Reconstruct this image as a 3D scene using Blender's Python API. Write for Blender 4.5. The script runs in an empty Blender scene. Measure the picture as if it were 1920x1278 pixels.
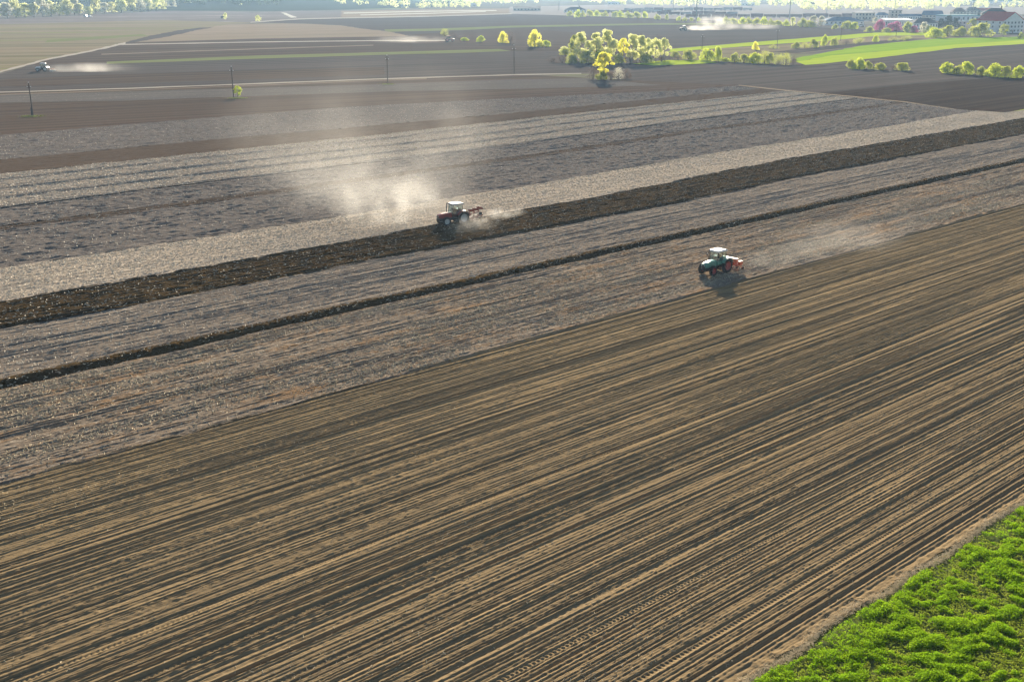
import bpy, math, random
import numpy as np
from mathutils import Vector, Matrix, Euler

# ------------------------------------------------------------------ camera, world, sun, exposure
SC = bpy.context.scene
COL = SC.collection
F, CX, CY, CAMH = 2100.0, 960.0, 639.0, 33.0            # focal length in photo pixels, camera height in metres
PITCH = math.atan((639 + 25) / F)
SP, CP = math.sin(PITCH), math.cos(PITCH)
cam_d = bpy.data.cameras.new('camera')
cam = bpy.data.objects.new('camera', cam_d)
COL.objects.link(cam)
cam_d.sensor_width = 36.0
cam_d.lens = F / 1920 * 36
cam_d.clip_start, cam_d.clip_end = 0.5, 30000
cam.location = (0, 0, CAMH)
cam.rotation_euler = (math.radians(90) - PITCH, 0, 0)
SC.camera = cam

SUN_AZ, SUN_EL = math.radians(4.0), math.radians(14.0)
world = bpy.data.worlds.new('World')
SC.world = world
world.use_nodes = True
wn = world.node_tree
sky = wn.nodes.new('ShaderNodeTexSky')
sky.sky_type = 'NISHITA'
sky.sun_disc = False
sky.sun_elevation = SUN_EL
sky.sun_rotation = SUN_AZ
sky.air_density, sky.dust_density, sky.ozone_density = 0.8, 0.4, 1.0
wn.links.new(sky.outputs[0], wn.nodes['Background'].inputs[0])
wn.nodes['Background'].inputs[1].default_value = 0.05
sun_d = bpy.data.lights.new('sun', 'SUN')
sun_d.energy = 5.0
sun_d.angle = math.radians(0.5)
sun_d.color = (1.0, 0.88, 0.70)
sun = bpy.data.objects.new('sun', sun_d)
COL.objects.link(sun)
sdir = Vector((math.sin(SUN_AZ) * math.cos(SUN_EL), math.cos(SUN_AZ) * math.cos(SUN_EL), math.sin(SUN_EL)))
sun.rotation_euler = sdir.to_track_quat('Z', 'Y').to_euler()
sun.location = (0, 100, 120)
SC.view_settings.view_transform = 'Standard'
SC.view_settings.look = 'None'
SC.view_settings.gamma = 1
SC.view_settings.exposure = 1.72
SC.cycles.use_denoising = True
SC.cycles.denoising_input_passes = 'RGB_ALBEDO_NORMAL'
SC.cycles.use_adaptive_sampling = False
SC.cycles.volume_bounces = 0
SC.cycles.max_bounces = 6
SC.cycles.transparent_max_bounces = 24

rng = np.random.default_rng(7)
random.seed(7)

# ------------------------------------------------------------------ ground geometry: photo pixel -> point on the plain, row coordinates
def at(px, py, z=0.0):
    b = (py - CY) / F
    d = (CAMH - z) / (SP + b * CP)
    return ((px - CX) / F * d, d * (CP - b * SP))
def pxm(px, py):                                          # photo pixels per metre at a ground pixel
    return F * (SP + (py - CY) / F * CP) / CAMH
ROW = math.radians(48.0)
RS, RC = math.sin(ROW), math.cos(ROW)
def to_uv(p): return (p[0] * RS + p[1] * RC, p[0] * RC - p[1] * RS)
def to_xy(u, v): return (u * RS + v * RC, u * RC - v * RS)
GZ = -0.35                                                # level of the base sheet; near fields lie around z = 0

# ------------------------------------------------------------------ helpers
def link(o, parent=None):
    COL.objects.link(o)
    if parent is not None: o.parent = parent
    return o
def tag(o, label=None, cat=None, group=None, kind=None):
    if label: o['label'] = label
    if cat: o['category'] = cat
    if group: o['group'] = group
    if kind: o['kind'] = kind
    return o
def thing(name, label, cat, loc=(0, 0, 0), rz=0.0, group=None, scale=1.0):
    o = bpy.data.objects.new(name, None)
    o.empty_display_size = 0.5
    link(o)
    o.location = loc
    o.rotation_euler = (0, 0, rz)
    if scale != 1.0: o.scale = (scale,) * 3
    return tag(o, label, cat, group)
def dup(root, loc, rz=0.0, label=None, group=None, scale=None):
    r = root.copy(); COL.objects.link(r)
    r.location = loc; r.rotation_euler = (0, 0, rz)
    if scale is not None: r.scale = scale if hasattr(scale, '__len__') else (scale,) * 3
    if label: r['label'] = label
    if group: r['group'] = group
    for ch in list(root.children):
        c = ch.copy(); COL.objects.link(c); c.parent = r
        for g in list(ch.children):
            d = g.copy(); COL.objects.link(d); d.parent = c
    return r
class MB:
    def __init__(s): s.v = []; s.f = []
    def add(s, vs, fs):
        n = len(s.v); s.v += [tuple(q) for q in vs]; s.f += [tuple(i + n for i in f) for f in fs]; return s
    def box(s, x0, y0, z0, x1, y1, z1, M=None):
        vs = [(x, y, z) for x in (x0, x1) for y in (y0, y1) for z in (z0, z1)]
        if M is not None: vs = [tuple(M @ Vector(q)) for q in vs]
        return s.add(vs, [(0, 1, 3, 2), (4, 6, 7, 5), (0, 4, 5, 1), (2, 3, 7, 6), (0, 2, 6, 4), (1, 5, 7, 3)])
    def loft(s, rings, cap=True):
        n = len(rings[0]); vs = [p for r in rings for p in r]; fs = []
        for i in range(len(rings) - 1):
            for j in range(n):
                k = (j + 1) % n
                fs.append((i * n + j, i * n + k, (i + 1) * n + k, (i + 1) * n + j))
        if cap: fs += [tuple(range(n))[::-1], tuple((len(rings) - 1) * n + j for j in range(n))]
        return s.add(vs, fs)
    def tube(s, pts, rad, n=8):
        pts = [Vector(p) for p in pts]
        if not hasattr(rad, '__len__'): rad = [rad] * len(pts)
        rings = []
        for i, p in enumerate(pts):
            d = (pts[min(i + 1, len(pts) - 1)] - pts[max(i - 1, 0)]).normalized()
            a = d.orthogonal().normalized() if abs(d.z) < .99 else Vector((1, 0, 0))
            a = (a - d * a.dot(d)).normalized(); b = d.cross(a)
            rings.append([p + (a * math.cos(t) + b * math.sin(t)) * rad[i] for t in (2 * math.pi * j / n for j in range(n))])
        return s.loft(rings)
    def lathe_y(s, prof, n=28, c=(0, 0, 0)):               # profile of (y, r), turned about the y axis
        rings = []
        for t in (2 * math.pi * j / n for j in range(n)):
            rings.append([(c[0] + r * math.cos(t), c[1] + y, c[2] + r * math.sin(t)) for y, r in prof])
        m = len(prof); vs = [p for r in rings for p in r]; fs = []
        for i in range(n):
            k = (i + 1) % n
            for j in range(m - 1): fs.append((i * m + j, i * m + j + 1, k * m + j + 1, k * m + j))
        return s.add(vs, fs)
    def prism_y(s, poly, y0, y1):                          # outline in x, z drawn out along y
        return s.loft([[(x, y0, z) for x, z in poly], [(x, y1, z) for x, z in poly]])
    def build(s, name, mat, parent=None, bevel=0.0, smooth=False):
        m = bpy.data.meshes.new(name); m.from_pydata(s.v, [], s.f); m.materials.append(mat); m.validate(); m.update()
        if smooth: m.polygons.foreach_set('use_smooth', [True] * len(m.polygons))
        o = link(bpy.data.objects.new(name, m), parent)
        if bevel:
            b = o.modifiers.new('bevel', 'BEVEL'); b.width = bevel; b.segments = 2; b.limit_method = 'ANGLE'
        return o
def big_mesh(name, V, Q, mats, uv=None, smooth=True, mat_index=None):
    V = np.asarray(V, np.float32); Q = np.asarray(Q, np.int32); k = Q.shape[1]
    m = bpy.data.meshes.new(name)
    m.vertices.add(len(V)); m.vertices.foreach_set('co', V.ravel())
    m.loops.add(Q.size); m.loops.foreach_set('vertex_index', Q.ravel())
    m.polygons.add(len(Q))
    m.polygons.foreach_set('loop_start', np.arange(0, Q.size, k, dtype=np.int32))
    m.polygons.foreach_set('use_smooth', np.full(len(Q), smooth))
    if mat_index is not None: m.polygons.foreach_set('material_index', np.asarray(mat_index, np.int32))
    if uv is not None:
        l = m.uv_layers.new(name='row'); l.data.foreach_set('uv', np.asarray(uv, np.float32)[Q.ravel()].ravel())
    for a in (mats if isinstance(mats, list) else [mats]): m.materials.append(a)
    m.update(calc_edges=True)
    return m
class Noise:                                               # smooth value noise on a random lattice
    def __init__(s, seed): s.g = np.random.default_rng(seed).random((256, 256)).astype(np.float32)
    def __call__(s, x, y):
        xi = np.floor(x).astype(np.int64); yi = np.floor(y).astype(np.int64)
        fx = (x - xi).astype(np.float32); fy = (y - yi).astype(np.float32)
        fx = fx * fx * (3 - 2 * fx); fy = fy * fy * (3 - 2 * fy)
        a, b = xi & 255, (xi + 1) & 255; c, d = yi & 255, (yi + 1) & 255
        g = s.g
        return (g[a, c] * (1 - fx) + g[b, c] * fx) * (1 - fy) + (g[a, d] * (1 - fx) + g[b, d] * fx) * fy
N1, N2, N3, N4, N5 = (Noise(k) for k in (11, 22, 33, 44, 55))

# ------------------------------------------------------------------ materials
def new_mat(name):
    m = bpy.data.materials.new(name); m.use_nodes = True
    nt = m.node_tree; return m, nt, nt.nodes['Principled BSDF']
def nd(nt, t, **kw):
    n = nt.nodes.new(t)
    for k, v in kw.items():
        if k.startswith('i_'): n.inputs[k[2:].replace('_', ' ')].default_value = v
        else: setattr(n, k, v)
    return n
def rgba(c): return (c[0], c[1], c[2], 1.0)
def coord(nt, src, sc):
    if src == 'row': c = nd(nt, 'ShaderNodeUVMap', uv_map='row').outputs[0]
    else: c = nd(nt, 'ShaderNodeTexCoord').outputs['Object']
    mp = nd(nt, 'ShaderNodeMapping'); mp.inputs['Scale'].default_value = sc
    nt.links.new(c, mp.inputs[0]); return mp.outputs[0]
def noise(nt, vec, scale=1.0, detail=4.0, rough=0.6):
    n = nd(nt, 'ShaderNodeTexNoise'); n.inputs['Scale'].default_value = scale
    n.inputs['Detail'].default_value = detail; n.inputs['Roughness'].default_value = rough
    nt.links.new(vec, n.inputs['Vector']); return n.outputs['Fac']
def ramp(nt, fac, lo, hi, c0=(0, 0, 0), c1=(1, 1, 1)):
    r = nd(nt, 'ShaderNodeValToRGB'); e = r.color_ramp.elements
    e[0].position, e[1].position = lo, hi; e[0].color, e[1].color = rgba(c0), rgba(c1)
    nt.links.new(fac, r.inputs[0]); return r.outputs[0]
def mix(nt, fac, a, b):
    m = nd(nt, 'ShaderNodeMix', data_type='RGBA')
    for s, i in ((fac, 0), (a, 6), (b, 7)):
        if hasattr(s, 'is_output'): nt.links.new(s, m.inputs[i])
        elif i == 0: m.inputs[0].default_value = s
        else: m.inputs[i].default_value = rgba(s)
    return m.outputs[2]
def soil(name, c1, c2, streak=(.04, .9), straw=None, straw_t=(.60, .66), straw_sc=(2.2, 5.0), patch=None, patch_t=(.5, .65), patch_sc=(.03, .12),
         bump=.6, bsc=4.0, bdist=.08, blotch=.25, rough=.9, bst=.35):
    m, nt, p = new_mat(name)
    row = lambda a, b: coord(nt, 'row', (a, b, 1))
    st = noise(nt, row(*streak), 1.0, 6, .65)
    bl = noise(nt, row(.06, .08), 1.0, 5, .6)
    col = mix(nt, ramp(nt, st, .35, .65), c1, c2)
    col = mix(nt, ramp(nt, bl, .35, .7, (0, 0, 0), (blotch,) * 3), col, tuple(q * .55 for q in c1))
    if patch is not None:
        col = mix(nt, ramp(nt, noise(nt, row(*patch_sc), 1.0, 6, .7), *patch_t), col, patch)
    if straw is not None:
        col = mix(nt, ramp(nt, noise(nt, row(*straw_sc), 1.0, 3, .75), *straw_t), col, straw)
    fine = noise(nt, row(3, 3), 1.0, 4, .7)
    col = mix(nt, ramp(nt, fine, .35, .75, (0, 0, 0), (.35,) * 3), col, tuple(q * .6 for q in c2))
    nt.links.new(col, p.inputs['Base Color'])
    p.inputs['Roughness'].default_value = 1.0; p.inputs['Specular IOR Level'].default_value = 0.0
    b = nd(nt, 'ShaderNodeBump'); b.inputs['Strength'].default_value = bump; b.inputs['Distance'].default_value = bdist
    nt.links.new(noise(nt, row(bsc * bst, bsc), 1.0, 6, .75), b.inputs['Height'])
    nt.links.new(b.outputs[0], p.inputs['Normal'])
    return m
def plain(name, c, rough=.6, metal=0.0, var=.15, sc=2.0, spec=.5, bump=0.0):
    m, nt, p = new_mat(name)
    n = noise(nt, coord(nt, 'obj', (sc, sc, sc)), 1.0, 5, .65)
    nt.links.new(mix(nt, ramp(nt, n, .35, .7), c, tuple(q * (1 - var * 2) for q in c)), p.inputs['Base Color'])
    p.inputs['Roughness'].default_value = rough; p.inputs['Metallic'].default_value = metal; p.inputs['Specular IOR Level'].default_value = spec
    if bump:
        b = nd(nt, 'ShaderNodeBump'); b.inputs['Strength'].default_value = bump; b.inputs['Distance'].default_value = .03
        nt.links.new(n, b.inputs['Height']); nt.links.new(b.outputs[0], p.inputs['Normal'])
    return m
def leafy(name, c, c2, trans=.5, sc=.6, tcol=None):
    m, nt, p = new_mat(name)
    nt.nodes.remove(p)
    n = noise(nt, coord(nt, 'obj', (sc, sc, sc)), 1.0, 3, .6)
    col = mix(nt, ramp(nt, n, .35, .65), c, c2)
    d = nd(nt, 'ShaderNodeBsdfDiffuse'); t = nd(nt, 'ShaderNodeBsdfTranslucent'); s = nd(nt, 'ShaderNodeMixShader'); s.inputs[0].default_value = trans
    nt.links.new(col, d.inputs[0])
    if tcol is None: nt.links.new(col, t.inputs[0])
    else: t.inputs[0].default_value = rgba(tcol)
    nt.links.new(d.outputs[0], s.inputs[1]); nt.links.new(t.outputs[0], s.inputs[2])
    nt.links.new(s.outputs[0], nt.nodes['Material Output'].inputs[0])
    return m

STRAW = (.50, .42, .29)
M_harrow = soil('harrowed_soil', (.365, .258, .135), (.190, .142, .085), (.006, 4.0), straw=STRAW, straw_t=(.74, .79), straw_sc=(3, 7), bump=.8, bsc=9, bdist=.05, blotch=.12, bst=.5)
M_stubB = soil('straw_strewn_soil', (.16, .125, .095), (.30, .235, .17), (.05, .9), straw=(.52, .46, .37), straw_t=(.57, .66), straw_sc=(1.4, 5), patch=(.27, .165, .085), patch_t=(.50, .64), patch_sc=(.10, .5), bump=1, bsc=4, bdist=.12)
M_stubD = soil('trampled_stubble', (.18, .145, .115), (.31, .25, .19), (.03, 1.2), straw=(.50, .44, .36), straw_t=(.60, .68), straw_sc=(1.4, 5), patch=(.26, .23, .09), patch_t=(.66, .74), patch_sc=(.05, .3), bump=1, bsc=4, bdist=.10)
M_plough = soil('fresh_ploughed_soil', (.105, .068, .029), (.044, .029, .015), (.03, 1.6), straw=(.42, .33, .20), straw_t=(.72, .77), straw_sc=(2, 4), bump=1, bsc=4, bdist=.14)
M_tan = soil('pale_straw_stubble', (.50, .41, .315), (.31, .25, .19), (.015, 1.0), straw=(.62, .53, .41), straw_t=(.55, .66), straw_sc=(1.0, 3), bump=1, bsc=2.5, bdist=.14, blotch=.15)
M_grey = soil('grey_disked_soil', (.15, .128, .112), (.20, .172, .148), (.04, .5), straw=(.50, .44, .36), straw_t=(.68, .74), straw_sc=(1.2, 2.5), bump=1, bsc=2.5, bdist=.16)
M_brown = soil('brown_bare_soil', (.135, .098, .070), (.105, .078, .058), (.02, .8), straw=(.40, .33, .25), straw_t=(.76, .80), straw_sc=(1, 2), bump=.8, bsc=2, bdist=.10)
M_furrow = soil('furrowed_straw_stubble', (.33, .275, .22), (.24, .20, .16), (.03, .5), straw=(.66, .58, .47), straw_t=(.58, .68), straw_sc=(.8, 2), bump=1, bsc=2, bdist=.15)

def obj_from(name, mesh, kind=None, label=None, cat=None, group=None, parent=None):
    o = link(bpy.data.objects.new(name, mesh), parent)
    return tag(o, label, cat, group, kind)

# ------------------------------------------------------------------ near fields: relief meshes in row coordinates
def visible_span(v, mx=260, bot=1640):                     # stretch of a row line that the camera (and a step aside) can see
    poly = [to_uv(at(-mx, bot)), to_uv(at(1920 + mx, bot)), to_uv(at(1920 + mx, 40)), to_uv(at(-mx, 40))]
    us = []
    for (ua, va), (ub, vb) in zip(poly, poly[1:] + poly[:1]):
        if (va - v) * (vb - v) <= 0 and va != vb: us.append(ua + (ub - ua) * (v - va) / (vb - va))
    return (min(us), max(us)) if us else visible_span(v - .4, mx, bot)
def edge(pts):                                             # v as a smooth function of u, from (u, v) points
    a = np.array(pts, float)
    return lambda u: np.interp(u, a[:, 0], a[:, 1])
HEAD = edge([(-330, 318), (-246, 325), (-222, 321), (-203, 319), (-174, 315), (-153, 308), (-140, 309), (-128, 400), (-60, 500), (0, 500)])
def relief_field(name, lo, hi, du, dv, hf, mat, umax=None):
    lo_f = lo if callable(lo) else (lambda u: np.full_like(u, lo)); hi_f = hi if callable(hi) else (lambda u: np.full_like(u, hi))
    tst = np.linspace(0, 400, 50)
    vl, vh = float(np.min(lo_f(tst))), float(np.max(hi_f(tst)))
    nv = int((vh - vl) / dv) + 2
    t = np.linspace(0, 1, nv)
    span = np.array([visible_span(vl + (vh - vl) * q) for q in t])
    end = np.minimum(span[:, 1], HEAD(vl + (vh - vl) * t)) if umax is None else np.minimum(span[:, 1], umax)
    span[:, 1] = np.maximum(end, span[:, 0] + 1)
    nu = int(np.mean(span[:, 1] - span[:, 0]) / du) + 2
    s = np.linspace(0, 1, nu)
    U = span[:, :1] + (span[:, 1:] - span[:, :1]) * s[None]
    rag = lambda v: v + (N1(U / 1.3, v / 3) - .5) * .28 + (N2(U / 8, v / 3) - .5) * .32
    lo_r, hi_r = rag(lo_f(U)), rag(hi_f(U))
    V = lo_r - .15 + (hi_r - lo_r + .30) * t[:, None]      # fields overlap a little so that no gap opens between them
    Z = hf(U, V, (V - lo_r), (hi_r - V))
    X, Y = to_xy(U, V)
    P = np.stack([X, Y, Z], -1).reshape(-1, 3)
    i = np.arange(nv * nu).reshape(nv, nu)
    Q = np.stack([i[:-1, :-1], i[:-1, 1:], i[1:, 1:], i[1:, :-1]], -1).reshape(-1, 4)
    m = big_mesh(name, P, Q[:, ::-1], mat, uv=np.stack([U, V], -1).reshape(-1, 2))
    return obj_from(name, m, kind='structure')

def groove_profile(v0, v1, gaps, depths, widths, seed, heavy=.18, step=.01):
    r = np.random.default_rng(seed); x = np.arange(v0 - 2, v1 + 2, step); h = np.zeros_like(x); c = v0 - 2
    while c < v1 + 2:
        d = r.uniform(*depths); w = r.uniform(*widths)
        if r.random() < heavy: d *= r.uniform(1.5, 2.3); w *= r.uniform(1.2, 2.0)
        k = np.abs(x - c) < 5 * w; q = (x[k] - c) / w
        h[k] += -d * np.exp(-q ** 2) + .45 * d * np.exp(-((np.abs(q) - 1.7) / .7) ** 2)
        c += r.uniform(*gaps)
    return x, h
ga1 = groove_profile(-82, -20, (.18, .42), (.024, .075), (.045, .08), 3)
ga2 = groove_profile(-82, -20, (.18, .42), (.024, .075), (.045, .08), 4)
ga3 = groove_profile(-82, -20, (.9, 2.2), (.02, .070), (.11, .20), 5, heavy=.3)
def h_harrow(U, V, a, b):
    w = V + (N1(U / 40, V / 6) - .5) * .25 + (N2(U / 9, V / 1.5) - .5) * .03
    blend = np.clip((N3(U / 45, V / 2.5) - .35) * 3, 0, 1)
    h = np.interp(w, *ga1) * (1 - blend) + np.interp(w + .13, *ga2) * blend
    h += np.interp(V + (N4(U / 40, V / 9) - .5) * .5, *ga3) * (.55 + .75 * N5(U / 25, V / 3))
    h += (N2(U / 1.6, V / .16) - .5) * .030 + (N3(U / .22, V / .13) - .5) * .034
    cl = N4(U / .33 + 9, V / .30 + 5); patch = np.clip((N5(U / 9, V / 3) - .45) * 3, 0, 1)
    h += np.clip(cl - .80, 0, 1) * .26 * (.10 + patch)
    fall = np.clip(1.0 - b / 1.2, 0, 1)                    # rough rounded shoulder along the crop margin
    h += fall * ((N1(U / .5, V / .35) - .5) * .12 + .04)
    # lugged tyre tracks
    for vc in (-31.6, -36.1, -43.4, -48.3, -52.2, -58.7):
        k = np.exp(-((V - vc - (N4(U / 40, V * 0 + vc) - .5) * .5) / .17) ** 4)
        h = h * (1 - .75 * k) + k * (-.045 + .03 * np.sin(U * 2 * math.pi / .30 + np.abs(V - vc) * 9))
    return h
def rough(U, V, amps):
    h = 0
    for (su, sv, a), n in zip(amps, (N1, N2, N3, N4, N5)): h = h + (n(U / su, V / sv) - .5) * a
    return h
gb = groove_profile(-135, -70, (.25, .9), (.02, .065), (.06, .15), 8, heavy=.25)
def h_stubB(U, V, a, b):
    h = np.interp(V + (N1(U / 20, V / 4) - .5) * .4, *gb) * (.3 + 1.2 * N2(U / 12, V / 2))
    return h + rough(U, V, [(2.2, .22, .08), (.5, .2, .06), (7, .8, .12), (.2, .2, .035)])
def h_stubD(U, V, a, b):
    h = np.interp(V + (N1(U / 30, V / 4) - .5) * .2, *gb) * (.5 + .8 * N2(U / 25, V / 2))
    return h + rough(U, V, [(3.5, .24, .10), (.6, .22, .06), (9, 1.0, .10), (.2, .2, .035)]) - .16 * np.exp(-((a - 9.2) / .35) ** 2)
def h_ridge(U, V, a, b):                                   # the single ploughed strip: turned slices and an open furrow on the near side
    h = .26 * np.exp(-((b - 1.75) / .55) ** 2) + .10 * np.exp(-((b - 2.5) / .3) ** 2) - .24 * np.exp(-((b - .45) / .5) ** 2)
    return h + rough(U, V, [(.5, .3, .14), (.25, .2, .10), (2, .5, .08)])
def h_plough(U, V, a, b):
    ph = V + (N1(U / 20, V / 6) - .5) * .3
    h = .11 * np.abs(np.sin(ph * math.pi / 1.05)) + .03 * np.sin(ph * 2 * math.pi / 3.4 + 1)
    h = h + rough(U, V, [(1.2, .35, .12), (.3, .25, .09), (3, .8, .08)])
    return h - .26 * np.exp(-((a - .45) / .4) ** 2) - .12 * np.exp(-((b - .3) / .3) ** 2) + .10 * np.exp(-((b - 1.0) / .35) ** 2)
def h_tan(U, V, a, b):
    h = .035 * np.sin((V + (N1(U / 25, V / 8) - .5) * .6) * 2 * math.pi / 1.5) * N2(U / 15, V / 3)
    return h + rough(U, V, [(2.2, .38, .055), (.5, .35, .055), (8, 1.5, .05)])
def h_grey(U, V, a, b):
    h = .03 * np.sin((V + (N1(U / 25, V / 8) - .5) * 1.5) * 2 * math.pi / 1.1) * N2(U / 12, V / 3)
    return h + rough(U, V, [(2.6, .5, .17), (.6, .45, .14), (7, 1.5, .08)])
def h_brown(U, V, a, b):
    h = .03 * np.sin(V * 2 * math.pi / .9) + .03 * np.sin(V * 2 * math.pi / 2.7)
    return h + rough(U, V, [(2.5, .5, .07), (.5, .45, .06)])
def h_furrow(U, V, a, b):
    h = rough(U, V, [(2.6, .5, .11), (.6, .45, .10), (8, 2, .08)])
    for d, dp in ((1.2, .40), (10.0, .48), (18.8, .46), (28.6, .36)):
        q = (b - d + (N2(U / 15, U * 0 + d) - .5) * .5)
        h = h - dp * np.exp(-(q / .45) ** 2) + .5 * dp * np.exp(-((q + 1.0) / .4) ** 2)
    return h

e_Eb = edge([(0, -115), (34, -115), (110, -114), (140, -114.2), (171, -116), (266, -116.6), (420, -116.6)])
e_Et = edge([(0, -125.9), (82, -125.5), (113, -127), (132, -126.8), (157, -128.3), (193, -131), (300, -131.6), (420, -131.6)])
e_tan = edge([(0, -142), (92, -141.2), (137, -142.5), (178, -145.5), (259, -146.2), (320, -149.5), (420, -150)])
e_mid = edge([(0, -168), (72, -168), (135, -169.2), (165, -169.8), (213, -174), (253, -174), (320, -177), (420, -177)])
e_midb = lambda u: e_mid(u) + 3.4
e_fb = edge([(0, -182), (121, -183), (156, -182.5), (228, -187.5), (320, -191), (420, -191)])
e_ft = edge([(0, -217), (143, -217), (196, -218.5), (320, -221), (420, -221)])
e_G = edge([(0, -236), (114, -235), (205, -231), (282, -232), (420, -233)])
e_H = edge([(0, -274), (128, -276), (182, -275), (235, -263), (295, -246), (327, -244), (420, -244)])
relief_field('harrowed_field', -77.0, -28.2, .11, .055, h_harrow, M_harrow, umax=500)
relief_field('straw_strewn_field', -96.5, -77.0, .16, .09, h_stubB, M_stubB, umax=500)
relief_field('ploughed_strip', -99.4, -96.5, .18, .09, h_ridge, M_plough, umax=500)
relief_field('trampled_stubble_field', e_Eb, -99.4, .2, .11, h_stubD, M_stubD, umax=500)
relief_field('ploughed_field', e_Et, e_Eb, .22, .12, h_plough, M_plough, umax=500)
relief_field('pale_stubble_field', e_tan, e_Et, .25, .17, h_tan, M_tan)
relief_field('disked_field', e_midb, e_tan, .28, .22, h_grey, M_grey)
relief_field('bare_soil_strip', e_mid, e_midb, .5, .25, h_brown, M_brown)
relief_field('disked_field', e_fb, e_mid, .28, .22, h_grey, M_grey)
relief_field('furrowed_stubble_field', e_ft, e_fb, .32, .22, h_furrow, M_furrow)
relief_field('bare_soil_field', e_G, e_ft, .6, .3, h_brown, M_brown)
relief_field('disked_field', e_H, e_G, .4, .35, h_grey, M_grey)

# ------------------------------------------------------------------ base ground and far fields (flat sheets, a few millimetres to centimetres apart)
SHEET_N = [0]
def sheet(name, px_poly, mat, z, rowdir=62.0, sub=0, world=False):
    if not world:
        SHEET_N[0] += 1; z = z + .0005 * SHEET_N[0]
        raw = [at(p[0], p[1], z) for p in px_poly]; pts = []
        r = random.Random(SHEET_N[0])
        for (xa, ya), (xb, yb) in zip(raw, raw[1:] + raw[:1]):
            n = max(1, min(40, int(math.hypot(xb - xa, yb - ya) / 9))); w = .0012 * math.hypot(xa, ya)
            for i in range(n):
                q = i / n; k = w if i else 0
                pts.append((xa + (xb - xa) * q + r.uniform(-k, k), ya + (yb - ya) * q + r.uniform(-k, k)))
    else: pts = px_poly
    m = bpy.data.meshes.new(name)
    m.from_pydata([(x, y, z) for x, y in pts], [], [tuple(range(len(pts)))])
    a = math.radians(rowdir); l = m.uv_layers.new(name='row')
    for lp in m.loops:
        x, y = pts[lp.vertex_index]; l.data[lp.index].uv = (x * math.sin(a) + y * math.cos(a), x * math.cos(a) - y * math.sin(a))
    m.materials.append(mat)
    o = obj_from(name, m, kind='structure')
    if m.polygons[0].normal.z < 0: m.flip_normals()
    return o
def band(name, line, width_px, mat, z, rowdir=62.0):       # a ribbon along a line of pixels (width given in photo pixels of height)
    up = [(x, y - width_px / 2) for x, y in line]; dn = [(x, y + width_px / 2) for x, y in line]
    return sheet(name, up + dn[::-1], mat, z, rowdir)
fb = dict(bump=.9, bsc=.9, bdist=.25)
M_base = soil('far_plain_soil', (.17, .145, .125), (.13, .115, .10), (.006, .05), patch=(.20, .20, .10), patch_t=(.52, .62), patch_sc=(.004, .02), **fb)
M_fbrown = soil('far_brown_soil', (.150, .108, .078), (.058, .044, .037), (.004, .34), straw=(.33, .28, .21), straw_t=(.72, .78), straw_sc=(.6, 1.2), **fb)  # far soils darkened: shade among backlit clods is put into their colours
M_fdark = soil('far_dark_soil', (.085, .060, .044), (.034, .026, .022), (.010, .35), straw=(.30, .23, .16), straw_t=(.66, .74), straw_sc=(.5, 1.2), **fb)
M_fgrey = soil('far_grey_soil', (.145, .118, .100), (.062, .053, .049), (.004, .30), straw=(.42, .36, .29), straw_t=(.72, .77), straw_sc=(.7, 1.2), **fb)
M_fspeck = soil('far_speckled_soil', (.11, .097, .09), (.16, .14, .12), (.01, .2), straw=(.48, .41, .32), straw_t=(.62, .70), straw_sc=(.7, 1.2), **fb)
M_ftan = soil('far_tan_stubble', (.35, .27, .19), (.20, .155, .11), (.006, .16), patch=(.30, .28, .13), patch_t=(.6, .7), patch_sc=(.01, .03), **fb)
M_fmeadow = soil('far_dry_meadow', (.33, .245, .17), (.15, .14, .075), (.003, .07), patch=(.20, .22, .07), patch_t=(.52, .66), patch_sc=(.006, .03), **fb)
M_fpale = soil('far_pale_track', (.46, .40, .33), (.40, .35, .29), (.02, .3), **fb)
M_fgreen = soil('young_wheat', (.28, .39, .022), (.43, .51, .035), (.01, .22), blotch=.12, patch=(.36, .40, .06), patch_t=(.55, .75), patch_sc=(.02, .05), **fb)
M_fgreen2 = soil('young_wheat_deeper', (.17, .31, .018), (.30, .42, .025), (.01, .22), blotch=.12, **fb)
M_flime = soil('weedy_grass_strip', (.20, .22, .075), (.16, .165, .075), (.01, .2), blotch=.1, **fb)
M_yard = soil('railway_ballast', (.34, .30, .27), (.27, .24, .22), (.02, .2), **fb)
M_fpurple = soil('far_violet_soil', (.13, .105, .098), (.24, .20, .175), (.002, .05), straw=(.38, .33, .28), straw_t=(.60, .66), straw_sc=(.01, .06), **fb)
M_white = soil('whitish_dry_strip', (.62, .58, .48), (.55, .50, .42), (.02, .2), **fb)

sheet('ground', [(-7000, -600), (7000, -600), (7000, 9000), (-7000, 9000)], M_base, GZ, world=True)
L1, L2, L3, L4, L5 = GZ + .04, GZ + .09, GZ + .14, GZ + .19, GZ + .24
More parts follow.
